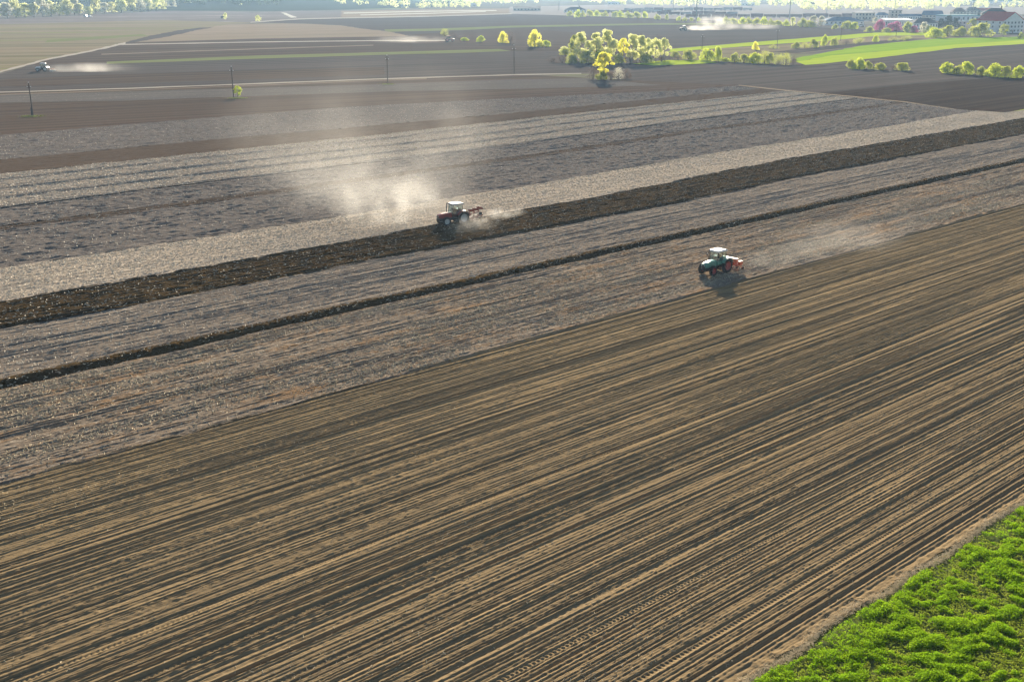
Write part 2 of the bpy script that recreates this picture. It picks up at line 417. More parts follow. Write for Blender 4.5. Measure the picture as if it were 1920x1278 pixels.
# left and middle plain
sheet('brown_field', [(-260, 285), (0, 255), (305, 228), (640, 201), (953, 185), (1280, 171), (1385, 160), (1130, 148), (960, 139), (720, 147), (480, 157), (0, 174), (-260, 186)], M_fbrown, L1)
sheet('speckled_field', [(-260, 200), (-260, 186), (0, 178), (480, 165), (720, 158), (960, 149), (1110, 147), (1240, 160), (960, 167), (720, 172), (480, 180), (240, 189), (0, 193)], M_fspeck, L2)
sheet('brown_field', [(-260, 186), (0, 174), (480, 157), (720, 147), (960, 139), (1130, 136), (1060, 112), (1000, 92), (720, 101), (480, 108), (240, 117), (60, 122), (0, 139), (-260, 210)], M_fgrey, L1)
sheet('bare_soil_field', [(-260, 176), (0, 163), (480, 149), (720, 140), (720, 126), (480, 132), (200, 140), (0, 150), (-260, 160)], M_fbrown, L2)
band('farm_path', [(-260, 184), (0, 173), (240, 166), (480, 157), (720, 148), (960, 140.5), (1090, 138)], 1.8, M_fpale, L3)
band('farm_path', [(-260, 189), (0, 177.5), (240, 169.5), (480, 160), (720, 150.5), (800, 148)], 1.2, M_ftan, L3)
sheet('brown_field', [(60, 122), (240, 117), (480, 108), (720, 101), (1000, 92), (940, 83), (850, 78), (767, 68), (480, 73), (240, 80), (172, 97), (90, 113)], M_fbrown, L1)
sheet('grass_strip', [(200, 120), (480, 110.5), (720, 103), (880, 99), (1000, 94), (985, 90.5), (880, 93.5), (720, 98), (480, 104.5), (200, 116)], M_flime, L2)
band('farm_path', [(215, 84), (480, 79), (700, 76.5), (850, 76)], 1.6, M_fpale, L2)
band('farm_path', [(190, 102), (480, 92), (700, 85)], 1.4, M_ftan, L2)
sheet('stubble_field', [(240, 80), (480, 73), (767, 68), (730, 60), (680, 54), (640, 48), (580, 45), (530, 44), (430, 46), (370, 55), (300, 66)], M_ftan, L2)
sheet('dry_meadow', [(-260, 210), (0, 137), (90, 112), (172, 96), (235, 81), (300, 66), (370, 55), (430, 46), (480, 43), (300, 37), (0, 45), (-260, 52)], M_fmeadow, L1, 75)
sheet('grass_strip', [(85, 80), (180, 74), (275, 67), (265, 64.5), (180, 69), (90, 75)], M_flime, L2, 75)
sheet('bare_soil_strip', [(250, 80), (320, 68), (372, 56), (400, 52), (375, 52), (330, 58), (270, 70), (225, 82)], M_fgrey, L3)
band('farm_track', [(-260, 206), (0, 135), (90, 111), (172, 95.5), (235, 81)], 3.2, M_fpale, L4)
sheet('far_field', [(-260, 60), (0, 46), (300, 38), (480, 43), (480, 25), (420, 20.5), (300, 21), (240, 24), (120, 29.5), (0, 35), (-260, 44)], M_fpurple, L1, 78)
# middle far
sheet('far_field', [(480, 42), (560, 35.5), (660, 33), (655, 22), (560, 20), (480, 24)], M_fpurple, L1, 80)
sheet('dry_strip', [(527, 24), (546, 33.5), (557, 33), (534, 24)], M_white, L2)
sheet('grey_field', [(530, 44), (580, 45), (640, 48), (680, 54), (730, 58), (830, 55), (960, 50), (1210, 45.5), (1380, 44), (1330, 38), (1185, 33), (960, 27), (800, 32), (640, 34.5), (560, 37), (480, 41.5)], M_fgrey, L1, 80)
band('farm_path', [(470, 42), (560, 36), (640, 34), (800, 31), (960, 26)], 1.6, M_fpale, L2)
sheet('far_field', [(640, 33), (800, 30), (960, 25), (960, 16), (800, 18), (640, 21)], M_ftan, L1, 80)
band('dry_strip', [(645, 25), (800, 21.5), (930, 20)], 1.6, M_white, L2)
band('dry_strip', [(675, 28.5), (800, 25.5), (910, 22)], 1.3, M_white, L2)
sheet('grass_strip', [(560, 19), (760, 16.5), (760, 14.5), (560, 16.5)], M_flime, L2, 80)
sheet('brown_field', [(767, 68), (850, 78), (940, 83), (1000, 92), (1240, 92), (1440, 77), (1640, 61.5), (1720, 61.5), (1560, 53), (1440, 46.5), (1357, 44), (1210, 46), (960, 51), (830, 56), (730, 60)], M_fgrey, L1, 72)
sheet('grass_strip', [(728, 60), (860, 57), (960, 52), (1210, 47), (1400, 46), (1370, 43.5), (1210, 44), (960, 48.5), (830, 53.5), (720, 55.5)], M_flime, L2, 80)
sheet('stubble_field', [(900, 60), (960, 62.5), (1034, 63), (960, 57), (940, 56)], M_flime, L2, 80)
sheet('brown_field', [(960, 96), (1240, 97), (1250, 86), (1060, 60), (980, 53), (860, 58), (767, 66), (850, 77)], M_fbrown, L2, 75)
# right side
sheet('grass_strip', [(1185, 119.5), (1250, 113), (1320, 113), (1345, 117.5), (1285, 121), (1225, 123)], M_fgreen, L5, 50)
sheet('brown_field', [(1000, 92), (1060, 114), (1130, 136), (1160, 150), (1385, 160), (1472, 170), (1545, 175), (1720, 157), (1850, 147), (1700, 134), (1600, 128), (1500, 121), (1270, 113), (1240, 92)], M_fgrey, L1, 50)
sheet('dark_ploughed_field', [(1545, 175.5), (1700, 192), (1800, 207), (1890, 212), (2180, 225), (2180, 128), (1920, 142), (1850, 147), (1720, 157)], M_fdark, L2, 48)
band('dry_strip', [(1385, 160), (1472, 169.5), (1560, 177.5), (1700, 191.5), (1800, 206.5), (1890, 212)], 1.6, M_ftan, L3, -30)
sheet('green_field', [(1885, 211.5), (1930, 203), (2180, 175), (2180, 226), (1930, 218)], M_fgreen, L4, 48)
sheet('dry_grass_strip', [(1240, 97), (1440, 85), (1560, 76), (1640, 67), (1760, 66), (1860, 70), (1765, 73), (1615, 87), (1495, 101), (1440, 101), (1330, 113), (1270, 113)], M_fmeadow, L2, 58)
sheet('grey_field', [(1440, 98), (1495, 100), (1615, 86), (1740, 73), (1700, 72), (1600, 82)], M_fgrey, L3, 58)
sheet('green_strip', [(1250, 98), (1440, 84), (1560, 76), (1640, 67.5), (1760, 66), (1750, 61), (1640, 61.5), (1440, 77), (1258, 92)], M_fgreen, L4, 58)
sheet('green_field', [(1492, 116), (1510, 122), (1532, 120.5), (1655, 107.5), (1790, 90.5), (1920, 82.5), (2180, 66), (2180, 58), (1920, 75), (1790, 84), (1655, 96), (1560, 104)], M_fgreen, L3, 48)
sheet('green_field', [(1490, 110), (1492, 116), (1560, 104), (1655, 96), (1790, 84), (1920, 75), (2180, 58), (2000, 66), (1865, 70.5), (1765, 72), (1615, 86)], M_fgreen2, L3, 48)
sheet('grey_field', [(1532, 120.5), (1500, 121), (1600, 128), (1700, 134), (1850, 147), (1920, 142), (2180, 128), (2180, 66), (1920, 82.5), (1790, 90.5), (1655, 107.5)], M_fgrey, L2, 48)
sheet('railway_yard', [(955, 26), (1185, 33), (1330, 38), (1440, 44), (1560, 47), (1700, 33), (2180, 20), (1700, 9), (1200, 8), (955, 13)], M_yard, L1, 75)

# ------------------------------------------------------------------ foliage
def leaf_quads(C, size, rg, up=.0):
    n = len(C)
    a = rg.normal(size=(n, 3)); a[:, 2] += up; a /= np.linalg.norm(a, axis=1)[:, None]
    b = np.cross(a, rg.normal(size=(n, 3))); b /= np.linalg.norm(b, axis=1)[:, None]
    s = (size * rg.uniform(.6, 1.3, n))[:, None]
    V = np.stack([C - a * s, C + b * s * .55, C + a * s, C - b * s * .55], 1).reshape(-1, 3)
    Q = np.arange(4 * n).reshape(n, 4)
    return V, Q
def crown_points(seed, w, h, base, nclump, nleaf, shape='oval', clump=.30, gap=.0):
    rg = np.random.default_rng(seed); P = []
    for k in range(nclump):
        t = rg.random() ** .8; th = rg.uniform(0, 2 * math.pi)
        if shape == 'oval': pr = math.sin(math.pi * min(.97, .12 + .85 * t)) ** .7
        elif shape == 'dome': pr = math.sqrt(max(.05, 1 - t * t * .95))
        elif shape == 'tall': pr = .75 * math.sin(math.pi * min(.96, .15 + .8 * t)) ** .5
        else: pr = 1 - .8 * t
        r = w / 2 * pr * math.sqrt(rg.uniform(.15, 1)) * rg.uniform(.8, 1.1)
        c = np.array([r * math.cos(th), r * math.sin(th), base + h * t])
        cr = clump * w / 2 * rg.uniform(.6, 1.25)
        m = max(3, int(nleaf / nclump * rg.uniform(.6, 1.4)))
        d = rg.normal(size=(m, 3)); d /= np.linalg.norm(d, axis=1)[:, None]
        d *= (cr * rg.uniform(.35, 1.0, m) ** .6)[:, None]
        d[:, 2] *= .8
        P.append(c + d)
    P = np.concatenate(P); P[:, 2] = np.maximum(P[:, 2], .05)
    return P, rg
def crown_mesh(name, mat, seed, w, h, base, nclump, nleaf, leaf, **kw):
    P, rg = crown_points(seed, w, h, base, nclump, nleaf, **kw)
    V, Q = leaf_quads(P, leaf, rg)
    return big_mesh(name, V, Q, mat, smooth=False)
M_bark = plain('bark', (.16, .125, .10), .95, var=.2, sc=1.5, spec=.1)
M_barkp = plain('pale_bark', (.30, .26, .22), .95, var=.2, sc=1.5, spec=.1)
LEAF = {
 'yellow': leafy('yellow_spring_leaves', (.84, .79, .09), (.74, .73, .10), .65, .5),
 'pale': leafy('pale_spring_leaves', (.74, .74, .34), (.60, .63, .26), .66, .4),
 'lime': leafy('lime_spring_leaves', (.55, .60, .05), (.42, .50, .05), .6, .5),
 'olive': leafy('olive_spring_leaves', (.44, .46, .09), (.30, .34, .07), .6, .5),
 'brown': leafy('bare_brown_twigs', (.20, .14, .10), (.15, .11, .085), .25, .5),
 'white': leafy('white_blossom', (.68, .64, .52), (.55, .55, .40), .4, .4),
 'magenta': leafy('magenta_blossom', (.50, .12, .26), (.42, .14, .24), .4, .4),
 'dark': leafy('dark_needles', (.018, .040, .022), (.028, .055, .028), .15, .4),
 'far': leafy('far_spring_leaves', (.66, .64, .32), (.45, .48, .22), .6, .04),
}
def trunk_mesh(name, seed, h, r, spread, mat):
    rg = random.Random(seed); b = MB()
    top = (rg.uniform(-.3, .3), rg.uniform(-.3, .3), h)
    b.tube([(0, 0, -.4), (top[0] * .3, top[1] * .3, h * .35), (top[0] * .7, top[1] * .7, h * .7), top], [r * 1.25, r, r * .65, r * .2], 8)
    for k in range(7):
        z = h * rg.uniform(.25, .75); th = k * 2.4 + rg.uniform(-.4, .4); L = spread * rg.uniform(.5, .95)
        p0 = (top[0] * z / h, top[1] * z / h, z)
        b.tube([p0, (p0[0] + L * .5 * math.cos(th), p0[1] + L * .5 * math.sin(th), z + L * .45), (p0[0] + L * math.cos(th), p0[1] + L * math.sin(th), z + L * 1.0)], [r * .45, r * .3, r * .1], 6)
    o = b.build(name, mat); m = o.data; bpy.data.objects.remove(o); return m
def stems_mesh(name, seed, w, h, n=9):
    rg = random.Random(seed); b = MB()
    for k in range(n):
        th = rg.uniform(0, 6.3); L = w * .4 * rg.random()
        b.tube([(.15 * math.cos(th), .15 * math.sin(th), -.3), (L * .5 * math.cos(th), L * .5 * math.sin(th), h * .45), (L * math.cos(th), L * math.sin(th), h * .9)], [.06, .045, .015], 5)
    o = b.build(name, M_bark); m = o.data; bpy.data.objects.remove(o); return m
# unit shapes: trees 1 m tall are scaled to size when placed
TRUNK = [trunk_mesh('trunk', 100 + k, 8.0, .22, 3.0, M_bark if k % 2 else M_barkp) for k in range(3)]
STEMS = [stems_mesh('stems', 200 + k, 4.0, 2.6) for k in range(3)]
CROWNS = {}
def crown(kind, colr, k):
    key = (kind, colr, k)
    if key not in CROWNS:
        if kind == 'tree': m = crown_mesh('crown', LEAF[colr], 300 + k, 7.0, 7.2, 2.4, 30, 5000, .21, shape='oval', clump=.33)
        elif kind == 'tall': m = crown_mesh('crown', LEAF[colr], 340 + k, 6.4, 8.6, 1.2, 36, 5000, .22, shape='tall', clump=.33)
        elif kind == 'bush': m = crown_mesh('foliage', LEAF[colr], 380 + k, 4.6, 2.7, .25, 32, 3000, .16, shape='dome', clump=.44)
        elif kind == 'thin': m = crown_mesh('foliage', LEAF[colr], 420 + k, 4.6, 2.7, .25, 34, 1500, .10, shape='dome', clump=.5)
        elif kind == 'fartree': m = crown_mesh('crown', LEAF[colr], 460 + k, 8.0, 8.0, 1.4, 28, 900, .55, shape='oval', clump=.42)
        elif kind == 'farbush': m = crown_mesh('foliage', LEAF[colr], 500 + k, 6.0, 3.0, .2, 20, 600, .40, shape='dome', clump=.5)
        elif kind == 'cone': m = crown_mesh('crown', LEAF[colr], 540 + k, 7.0, 9.0, .5, 60, 3000, .28, shape='cone', clump=.30)
        CROWNS[key] = m
    return CROWNS[key]
NOMH = {'tree': 10.2, 'tall': 10.4, 'bush': 3.3, 'thin': 3.3, 'fartree': 10.4, 'farbush': 3.7, 'cone': 9.8}
NOMW = {'tree': 8.0, 'tall': 6.6, 'bush': 5.6, 'thin': 5.8, 'fartree': 9.0, 'farbush': 7.2, 'cone': 7.4}
plant_n = [0]
def plant(kind, colr, px, py, top, w_px, label, name='tree', cat='tree', group=None, z=GZ):
    s = pxm(px, py); x, y = at(px, py, z)
    if kind in ('bush', 'thin', 'tall', 'tree'): w_px *= 1.15; top -= (py - top) * .03
    H_, W_ = (py - top) / s / math.cos(.1), w_px / s
    plant_n[0] += 1; k = plant_n[0]
    t = thing(name, label, cat, (x, y, z), random.uniform(0, 6.28), group)
    t.scale = (W_ / NOMW[kind], W_ / NOMW[kind], H_ / NOMH[kind])
    if kind in ('bush', 'thin', 'farbush'):
        link(bpy.data.objects.new('foliage', crown(kind, colr, k % 3)), t)
        link(bpy.data.objects.new('stems', STEMS[k % 3]), t)
    else:
        link(bpy.data.objects.new('crown', crown(kind, colr, k % 3)), t)
        link(bpy.data.objects.new('trunk', TRUNK[k % 3]), t)
    return t
ORD = ['first', 'second', 'third', 'fourth', 'fifth', 'sixth', 'seventh', 'eighth', 'ninth', 'tenth', 'eleventh', 'twelfth', 'thirteenth', 'fourteenth',
       'fifteenth', 'sixteenth', 'seventeenth', 'eighteenth', 'nineteenth', 'twentieth']
ORD += ['twenty-' + q for q in ORD[:9]] + ['thirtieth'] + ['thirty-' + q for q in ORD[:9]]

# the pale copse in the middle of the plain
copse = [('tree', 'olive', 1076, 111, 68, 22), ('tall', 'pale', 1088, 114, 63, 26), ('tall', 'pale', 1104, 115, 78, 20), ('tall', 'pale', 1118, 116, 64, 28), ('tall', 'pale', 1137, 116, 59, 26),
         ('tree', 'pale', 1150, 117, 76, 22), ('tree', 'yellow', 1168, 117, 74, 22), ('tall', 'pale', 1185, 117, 67, 25), ('tall', 'pale', 1201, 117, 69, 23), ('tree', 'pale', 1214, 117, 74, 22),
         ('tree', 'pale', 1229, 116, 73, 24), ('tree', 'pale', 1245, 114, 74, 22)]
for i, (k, c, px, py, tp, w) in enumerate(copse):
    plant(k, c, px, py, tp, w, f'{ORD[i]} tree from the left in the pale green copse amid the fields', 'spring_tree', 'tree', 'trees of the pale copse')
for i, (k, c, px, py, tp, w) in enumerate([('thin', 'brown', 1036, 118, 107, 24), ('thin', 'brown', 1054, 119, 104, 26), ('bush', 'olive', 1072, 119, 102, 22), ('bush', 'olive', 1100, 119, 98, 26), ('bush', 'lime', 1124, 119, 97, 26),
        ('bush', 'olive', 1160, 119, 102, 24), ('thin', 'brown', 1182, 119, 101, 26), ('bush', 'olive', 1212, 119, 102, 26), ('thin', 'brown', 1240, 117, 104, 24), ('bush', 'olive', 1060, 104, 92, 22), ('bush', 'pale', 1058, 98, 88, 18)]):
    plant(k, c, px, py, tp, w, ['bare violet-brown shrub at the left end of the pale copse', 'bare brown shrub under the left trees of the copse', 'olive shrub under the leftmost tall trees of the copse',
        'olive shrub below the copse, left of the lime one', 'lime green shrub below the tallest trees of the copse', 'olive shrub below the middle of the pale copse', 'bare brown shrub below the middle trees of the copse',
        'olive shrub below the right half of the copse', 'bare brown shrub at the right end of the copse', 'olive shrub behind the left end of the copse', 'pale shrub at the far left of the copse'][i], 'shrub', 'shrub', 'shrubs around the pale copse')
plant('tree', 'yellow', 1132, 149, 101, 42, 'bright yellow willow standing alone in front of the pale copse', 'willow_tree', 'tree')
for a, l in ((('thin', 'brown', 1112, 149, 124, 26), 'bare brown shrub left of the lone yellow willow'), (('thin', 'brown', 1146, 150, 134, 26), 'low bare shrub right of the lone yellow willow'),
             (('thin', 'white', 1160, 148, 128, 22), 'whitish budding shrub right of the yellow willow'), (('thin', 'brown', 1176, 148, 130, 20), 'outermost brown shrub right of the yellow willow'),
             (('bush', 'olive', 1128, 150, 136, 24), 'dark olive shrub at the foot of the yellow willow')):
    plant(*a, l, 'shrub', 'shrub', 'shrubs around the yellow willow')
# loose trees and shrubs on the grass strips left of the copse
for a, l, n, c in ((('bush', 'yellow', 1002, 88, 60, 26), 'round yellow tree left of the pale copse', 'spring_tree', 'tree'), (('bush', 'lime', 1024, 88, 77, 18), 'small lime shrub right of the round yellow tree', 'shrub', 'shrub'),
        (('bush', 'olive', 1012, 88, 78, 14), 'dark olive shrub under the round yellow tree', 'shrub', 'shrub'), (('bush', 'yellow', 943, 81, 62, 19), 'yellow shrub beside a bare brown bush on the strip', 'shrub', 'shrub'),
        (('thin', 'brown', 957, 83, 62, 22), 'bare brown bush beside the yellow shrub', 'shrub', 'shrub'), (('bush', 'lime', 901, 79, 68, 16), 'small round green shrub between the red tractor and the yellow shrub', 'shrub', 'shrub'),
        (('thin', 'olive', 834, 67, 55, 18), 'thin olive shrub just behind the distant red tractor', 'shrub', 'shrub'), (('thin', 'brown', 852, 73, 65, 24), 'low reddish scrub right of the distant red tractor', 'shrub', 'shrub'),
        (('bush', 'lime', 871, 77, 71, 16), 'low lime scrub between red tractor and round shrub', 'shrub', 'shrub'), (('fartree', 'pale', 484, 41, 29, 12), 'lone pale round tree on the far path at the left', 'spring_tree', 'tree'),
        (('tree', 'lime', 446, 184, 162, 17), 'small lime green tree beside the second pole', 'small_tree', 'tree'), (('fartree', 'pale', 423, 38, 25, 8), 'small pale tree beside the distant parked vehicle', 'spring_tree', 'tree')):
    plant(*a, l, n, c)
# hedge behind the right-hand fields
for i, (k, c, px, py, tp, w) in enumerate([('bush', 'olive', 1265, 107, 97, 18), ('thin', 'brown', 1272, 114, 104, 26), ('bush', 'olive', 1292, 113, 95, 27), ('bush', 'lime', 1326, 115, 94, 30), ('bush', 'lime', 1346, 115, 90, 15), ('bush', 'lime', 1361, 116, 109, 22),
        ('bush', 'olive', 1377, 117, 101, 18), ('bush', 'olive', 1395, 118, 103, 24), ('bush', 'lime', 1415, 119, 101, 30), ('thin', 'olive', 1433, 120, 97, 22), ('bush', 'olive', 1443, 120, 101, 18), ('thin', 'olive', 1459, 121, 102, 24), ('thin', 'olive', 1473, 122, 101, 22), ('thin', 'brown', 1487, 122, 106, 18)]):
    plant(k, c, px, py, tp, w, f'{ORD[i]} shrub from the left in the hedge before the bright green field', 'hedge_shrub', 'shrub', 'hedge left of the bright green field')
for i, (k, c, px, py, tp, w) in enumerate([('bush', 'olive', 1596, 129, 113, 20), ('bush', 'lime', 1611, 130, 111, 24), ('bush', 'olive', 1627, 130, 116, 16), ('bush', 'olive', 1650, 132, 119, 24), ('thin', 'brown', 1674, 132, 124, 16), ('bush', 'olive', 1691, 133, 119, 28)]):
    plant(k, c, px, py, tp, w, f'{ORD[i]} shrub from the left in the short hedge below the green field', 'hedge_shrub', 'shrub', 'short hedge below the green field')
for i, (k, c, px, py, tp, w) in enumerate([('bush', 'lime', 1775, 138, 119, 28), ('bush', 'olive', 1796, 140, 124, 20), ('bush', 'lime', 1812, 140, 118, 26), ('bush', 'olive', 1840, 142, 126, 24), ('bush', 'lime', 1865, 145, 122, 36), ('bush', 'olive', 1886, 146, 126, 18), ('bush', 'lime', 1907, 147, 125, 26)]):
    plant(k, c, px, py, tp, w, f'{ORD[i]} shrub from the left in the hedge at the right photo edge', 'hedge_shrub', 'shrub', 'hedge at the right edge')
for i, (k, c, px, py, tp, w) in enumerate([('bush', 'yellow', 1416, 94, 80, 12), ('thin', 'olive', 1450, 92, 84, 22), ('bush', 'olive', 1492, 91, 80, 18), ('thin', 'olive', 1508, 91, 80, 18), ('bush', 'olive', 1525, 90, 75, 18), ('bush', 'lime', 1545, 86, 67, 13), ('bush', 'olive', 1564, 86, 72, 15), ('thin', 'brown', 1586, 84, 75, 18), ('thin', 'olive', 1610, 83, 71, 24),
        ('bush', 'lime', 1642, 79, 67, 11), ('thin', 'olive', 1676, 77, 70, 24), ('thin', 'olive', 1700, 77, 68, 24)]):
    plant(k, c, px, py, tp, w, f'{ORD[i]} shrub from the left on the dry strip behind the green field', 'strip_shrub', 'shrub', 'shrubs on the dry strip')
for a, l, n, c in ((('bush', 'lime', 1752, 71, 54, 32), 'lime green bush left of the garden hedge by the town', 'garden_bush', 'shrub'), (('bush', 'olive', 1776, 68, 50, 26), 'olive bush in the garden hedge, below the dark conifer', 'garden_bush', 'shrub'), (('bush', 'olive', 1800, 68, 52, 28), 'olive bush in the garden hedge, right of the conifer', 'garden_bush', 'shrub'),
        (('tree', 'olive', 1824, 58, 37, 25), 'round golden tree left of the big beige house', 'garden_tree', 'tree'), (('bush', 'olive', 1838, 69, 46, 42), 'large olive bush in front of the beige house', 'garden_bush', 'shrub'), (('tree', 'olive', 1881, 70, 46, 19), 'slim olive tree before the white red-roofed building', 'garden_tree', 'tree'),
        (('bush', 'olive', 1914, 73, 62, 12), 'small bush below the white building at the right edge', 'garden_bush', 'shrub'), (('cone', 'dark', 1778, 53, 31, 26), 'dark conifer between the teal hall and the gardens', 'conifer_tree', 'tree'), (('cone', 'dark', 1764, 53, 36, 20), 'shorter dark conifer left of the tall dark conifer', 'conifer_tree', 'tree'), (('cone', 'dark', 1791, 53, 35, 18), 'slim dark conifer right of the tall dark conifer', 'conifer_tree', 'tree'),
        (('fartree', 'white', 1641, 46, 33, 14), 'white blossoming tree beside the long white building', 'blossom_tree', 'tree'), (('bush', 'magenta', 1649, 57, 39, 20), 'magenta blossoming tree left of the white building front', 'blossom_tree', 'tree'), (('bush', 'magenta', 1676, 58, 43, 30), 'wide magenta blossoming tree before the white building', 'blossom_tree', 'tree'),
        (('bush', 'magenta', 1713, 62, 50, 16), 'small magenta blossoming shrub right of the yellow-green one', 'blossom_shrub', 'shrub'), (('bush', 'olive', 1701, 61, 43, 20), 'yellow-green tree between the magenta blossoms', 'garden_tree', 'tree'), (('fartree', 'white', 1731, 62, 42, 18), 'white blossoming tree before the dark-roofed houses', 'blossom_tree', 'tree'), (('bush', 'olive', 1743, 63, 50, 18), 'olive bush right of the white blossoming tree', 'garden_bush', 'shrub'),
        (('bush', 'olive', 1662, 61, 53, 18), 'low olive bush below the magenta trees', 'garden_bush', 'shrub'), (('bush', 'olive', 1630, 60, 51, 16), 'low olive bush left of the magenta trees', 'garden_bush', 'shrub'),
        (('fartree', 'pale', 1486, 50, 33, 13), 'pale tree at the end of the yard hedge', 'spring_tree', 'tree'), (('bush', 'olive', 1504, 51, 36, 18), 'olive bush left of the twin whitish trees', 'shrub', 'shrub'), (('bush', 'olive', 1518, 51, 40, 20), 'olive bush at the foot of the twin whitish trees', 'shrub', 'shrub'), (('fartree', 'white', 1524, 50, 30, 20), 'wide whitish tree left of the blue-roofed house', 'spring_tree', 'tree'), (('fartree', 'white', 1540, 51, 31, 16), 'narrow whitish tree at the corner of the blue-roofed house', 'spring_tree', 'tree'),
        (('bush', 'olive', 1588, 54, 41, 24), 'olive bush before the blue-roofed house', 'garden_bush', 'shrub'), (('bush', 'lime', 1602, 55, 43, 18), 'lime bush left of the parked pale van', 'garden_bush', 'shrub'), (('bush', 'olive', 1565, 55, 46, 12), 'small bush before the windows of the blue-roofed house', 'garden_bush', 'shrub')):
    plant(*a, l, n, c)
yard = [(1068, 31, 21, 14), (1082, 33, 20, 14), (1092, 32, 22, 12), (1106, 31, 19, 16), (1120, 31, 21, 16), (1134, 31, 22, 14), (1152, 33, 21, 15), (1164, 33, 22, 16), (1178, 34, 23, 18), (1194, 34, 22, 18), (1210, 34, 23, 14), (1232, 37, 28, 14), (1250, 38, 27, 8),
        (1272, 39, 32, 10), (1284, 40, 33, 10), (1297, 40, 33, 9), (1310, 40, 34, 9), (1362, 44, 33, 18), (1376, 45, 34, 16), (1390, 45, 34, 18), (1404, 46, 34, 18), (1418, 47, 34, 18), (1432, 47, 34, 18), (1446, 48, 37, 16), (1460, 48, 38, 16), (1473, 49, 39, 16)]
for i, (px, py, tp, w) in enumerate(yard):
    plant('farbush', ('olive', 'lime', 'olive')[i % 3], px, py, tp, w, f'{ORD[i]} shrub from the left along the railway yard edge', 'yard_shrub', 'shrub', 'shrubs along the railway yard')
# wooded edge at the top left
bx = [(-40, 36, 8, 34), (-8, 35, 10, 30), (14, 35, 12, 22), (30, 34, 8, 22), (47, 33, 12, 24), (64, 33, 13, 20), (80, 32, 2, 20), (96, 31, 8, 24), (112, 30, 16, 18), (126, 30, 5, 22), (140, 29, 4, 20), (150, 29, 12, 16), (166, 28, 16, 18), (180, 27, -4, 16), (196, 26, 10, 18), (210, 25, 9, 20),
      (228, 25, 4, 22), (246, 24, 2, 24), (262, 23, 4, 22), (278, 22, 3, 20), (292, 21, 2, 22), (304, 20, 4, 18), (322, 18, 3, 18), (354, 16, 3, 14), (372, 15, 2, 12), (-70, 38, 6, 34)]
for i, (px, py, tp, w) in enumerate(sorted(bx)):
    plant('fartree', ('far', 'pale', 'far', 'white')[i % 4], px, py, py - (py - tp) * 1.25, w * 1.35, f'{ORD[i]} tree from the left along the wooded edge at top left', 'woodland_tree', 'tree', 'trees along the wooded edge')
# hills and far woods
def wood_mass(name, pts, mat, hmin, hmax, nq, leaf, label, seed):
    rg = np.random.default_rng(seed); P = []
    for x, y, z in pts:
        h = rg.uniform(hmin, hmax); w = h * rg.uniform(.55, .95)
        d = rg.normal(size=(nq, 3)); d /= np.linalg.norm(d, axis=1)[:, None]
        d *= (rg.uniform(.5, 1, nq) ** .5)[:, None]
        P.append(np.stack([x + d[:, 0] * w / 2, y + d[:, 1] * w / 2, z + h * .52 + d[:, 2] * h * .48], 1))
    V, Q = leaf_quads(np.concatenate(P), leaf, rg)
    o = obj_from(name, big_mesh(name, V, Q, mat, smooth=False), 'stuff'); o['label'] = label; o['category'] = 'wood'
    return o
def hill_h(x, y):
    d = 1.0 / (1 + np.exp(-(y - 2150 + .25 * (x + 700)) / 120))
    side = 1.0 / (1 + np.exp((x + 430) / 70))
    return d * side * (72 + 26 * N1(x / 260, y / 260) + 10 * N2(x / 90, y / 90))
gx, gy = np.meshgrid(np.linspace(-2600, -100, 90), np.linspace(1650, 3600, 80))
gz = hill_h(gx, gy) + GZ - .6
ii = np.arange(gx.size).reshape(gx.shape)
M_hill = soil('hill_ground', (.05, .06, .035), (.04, .045, .03), **fb)
hm = big_mesh('hills', np.stack([gx, gy, gz], -1).reshape(-1, 3), np.stack([ii[:-1, :-1], ii[:-1, 1:], ii[1:, 1:], ii[1:, :-1]], -1).reshape(-1, 4), M_hill, uv=np.stack([gx, gy], -1).reshape(-1, 2))
obj_from('hills', hm, 'structure')
M_hwood = leafy('hillside_leaves', (.055, .075, .03), (.09, .10, .045), .3, .03)
hp = []
while len(hp) < 2600:
    y = random.uniform(1820, 2900); x = random.uniform(-.62, -.20) * y
    z = float(hill_h(np.array(x), np.array(y)))
    if z > 4: hp.append((x, y, z + GZ))
wood_mass('hillside_wood', hp, M_hwood, 9, 17, 40, 1.5, 'dark blue-green wood covering the hill at the top left', 5)
fp = []
while len(fp) < 2300:
    y = 1750 + 2600 * random.random() ** 1.3; x = random.uniform(-.5, .56) * y
    pxx = CX + F * x / (y * CP + CAMH * SP)
    ymin = 1850 if pxx < 950 else (2050 if pxx < 1500 else 1650)
    if pxx < 430: ymin = 1980
    if y < ymin or float(N3(np.array(x / 120), np.array(y / 160))) < .42: continue
    fp.append((x, y, GZ))
wood_mass('far_wood', fp, LEAF['far'], 6, 14, 44, 1.5, 'pale hazy wood spreading behind the railway yard and fields', 6)

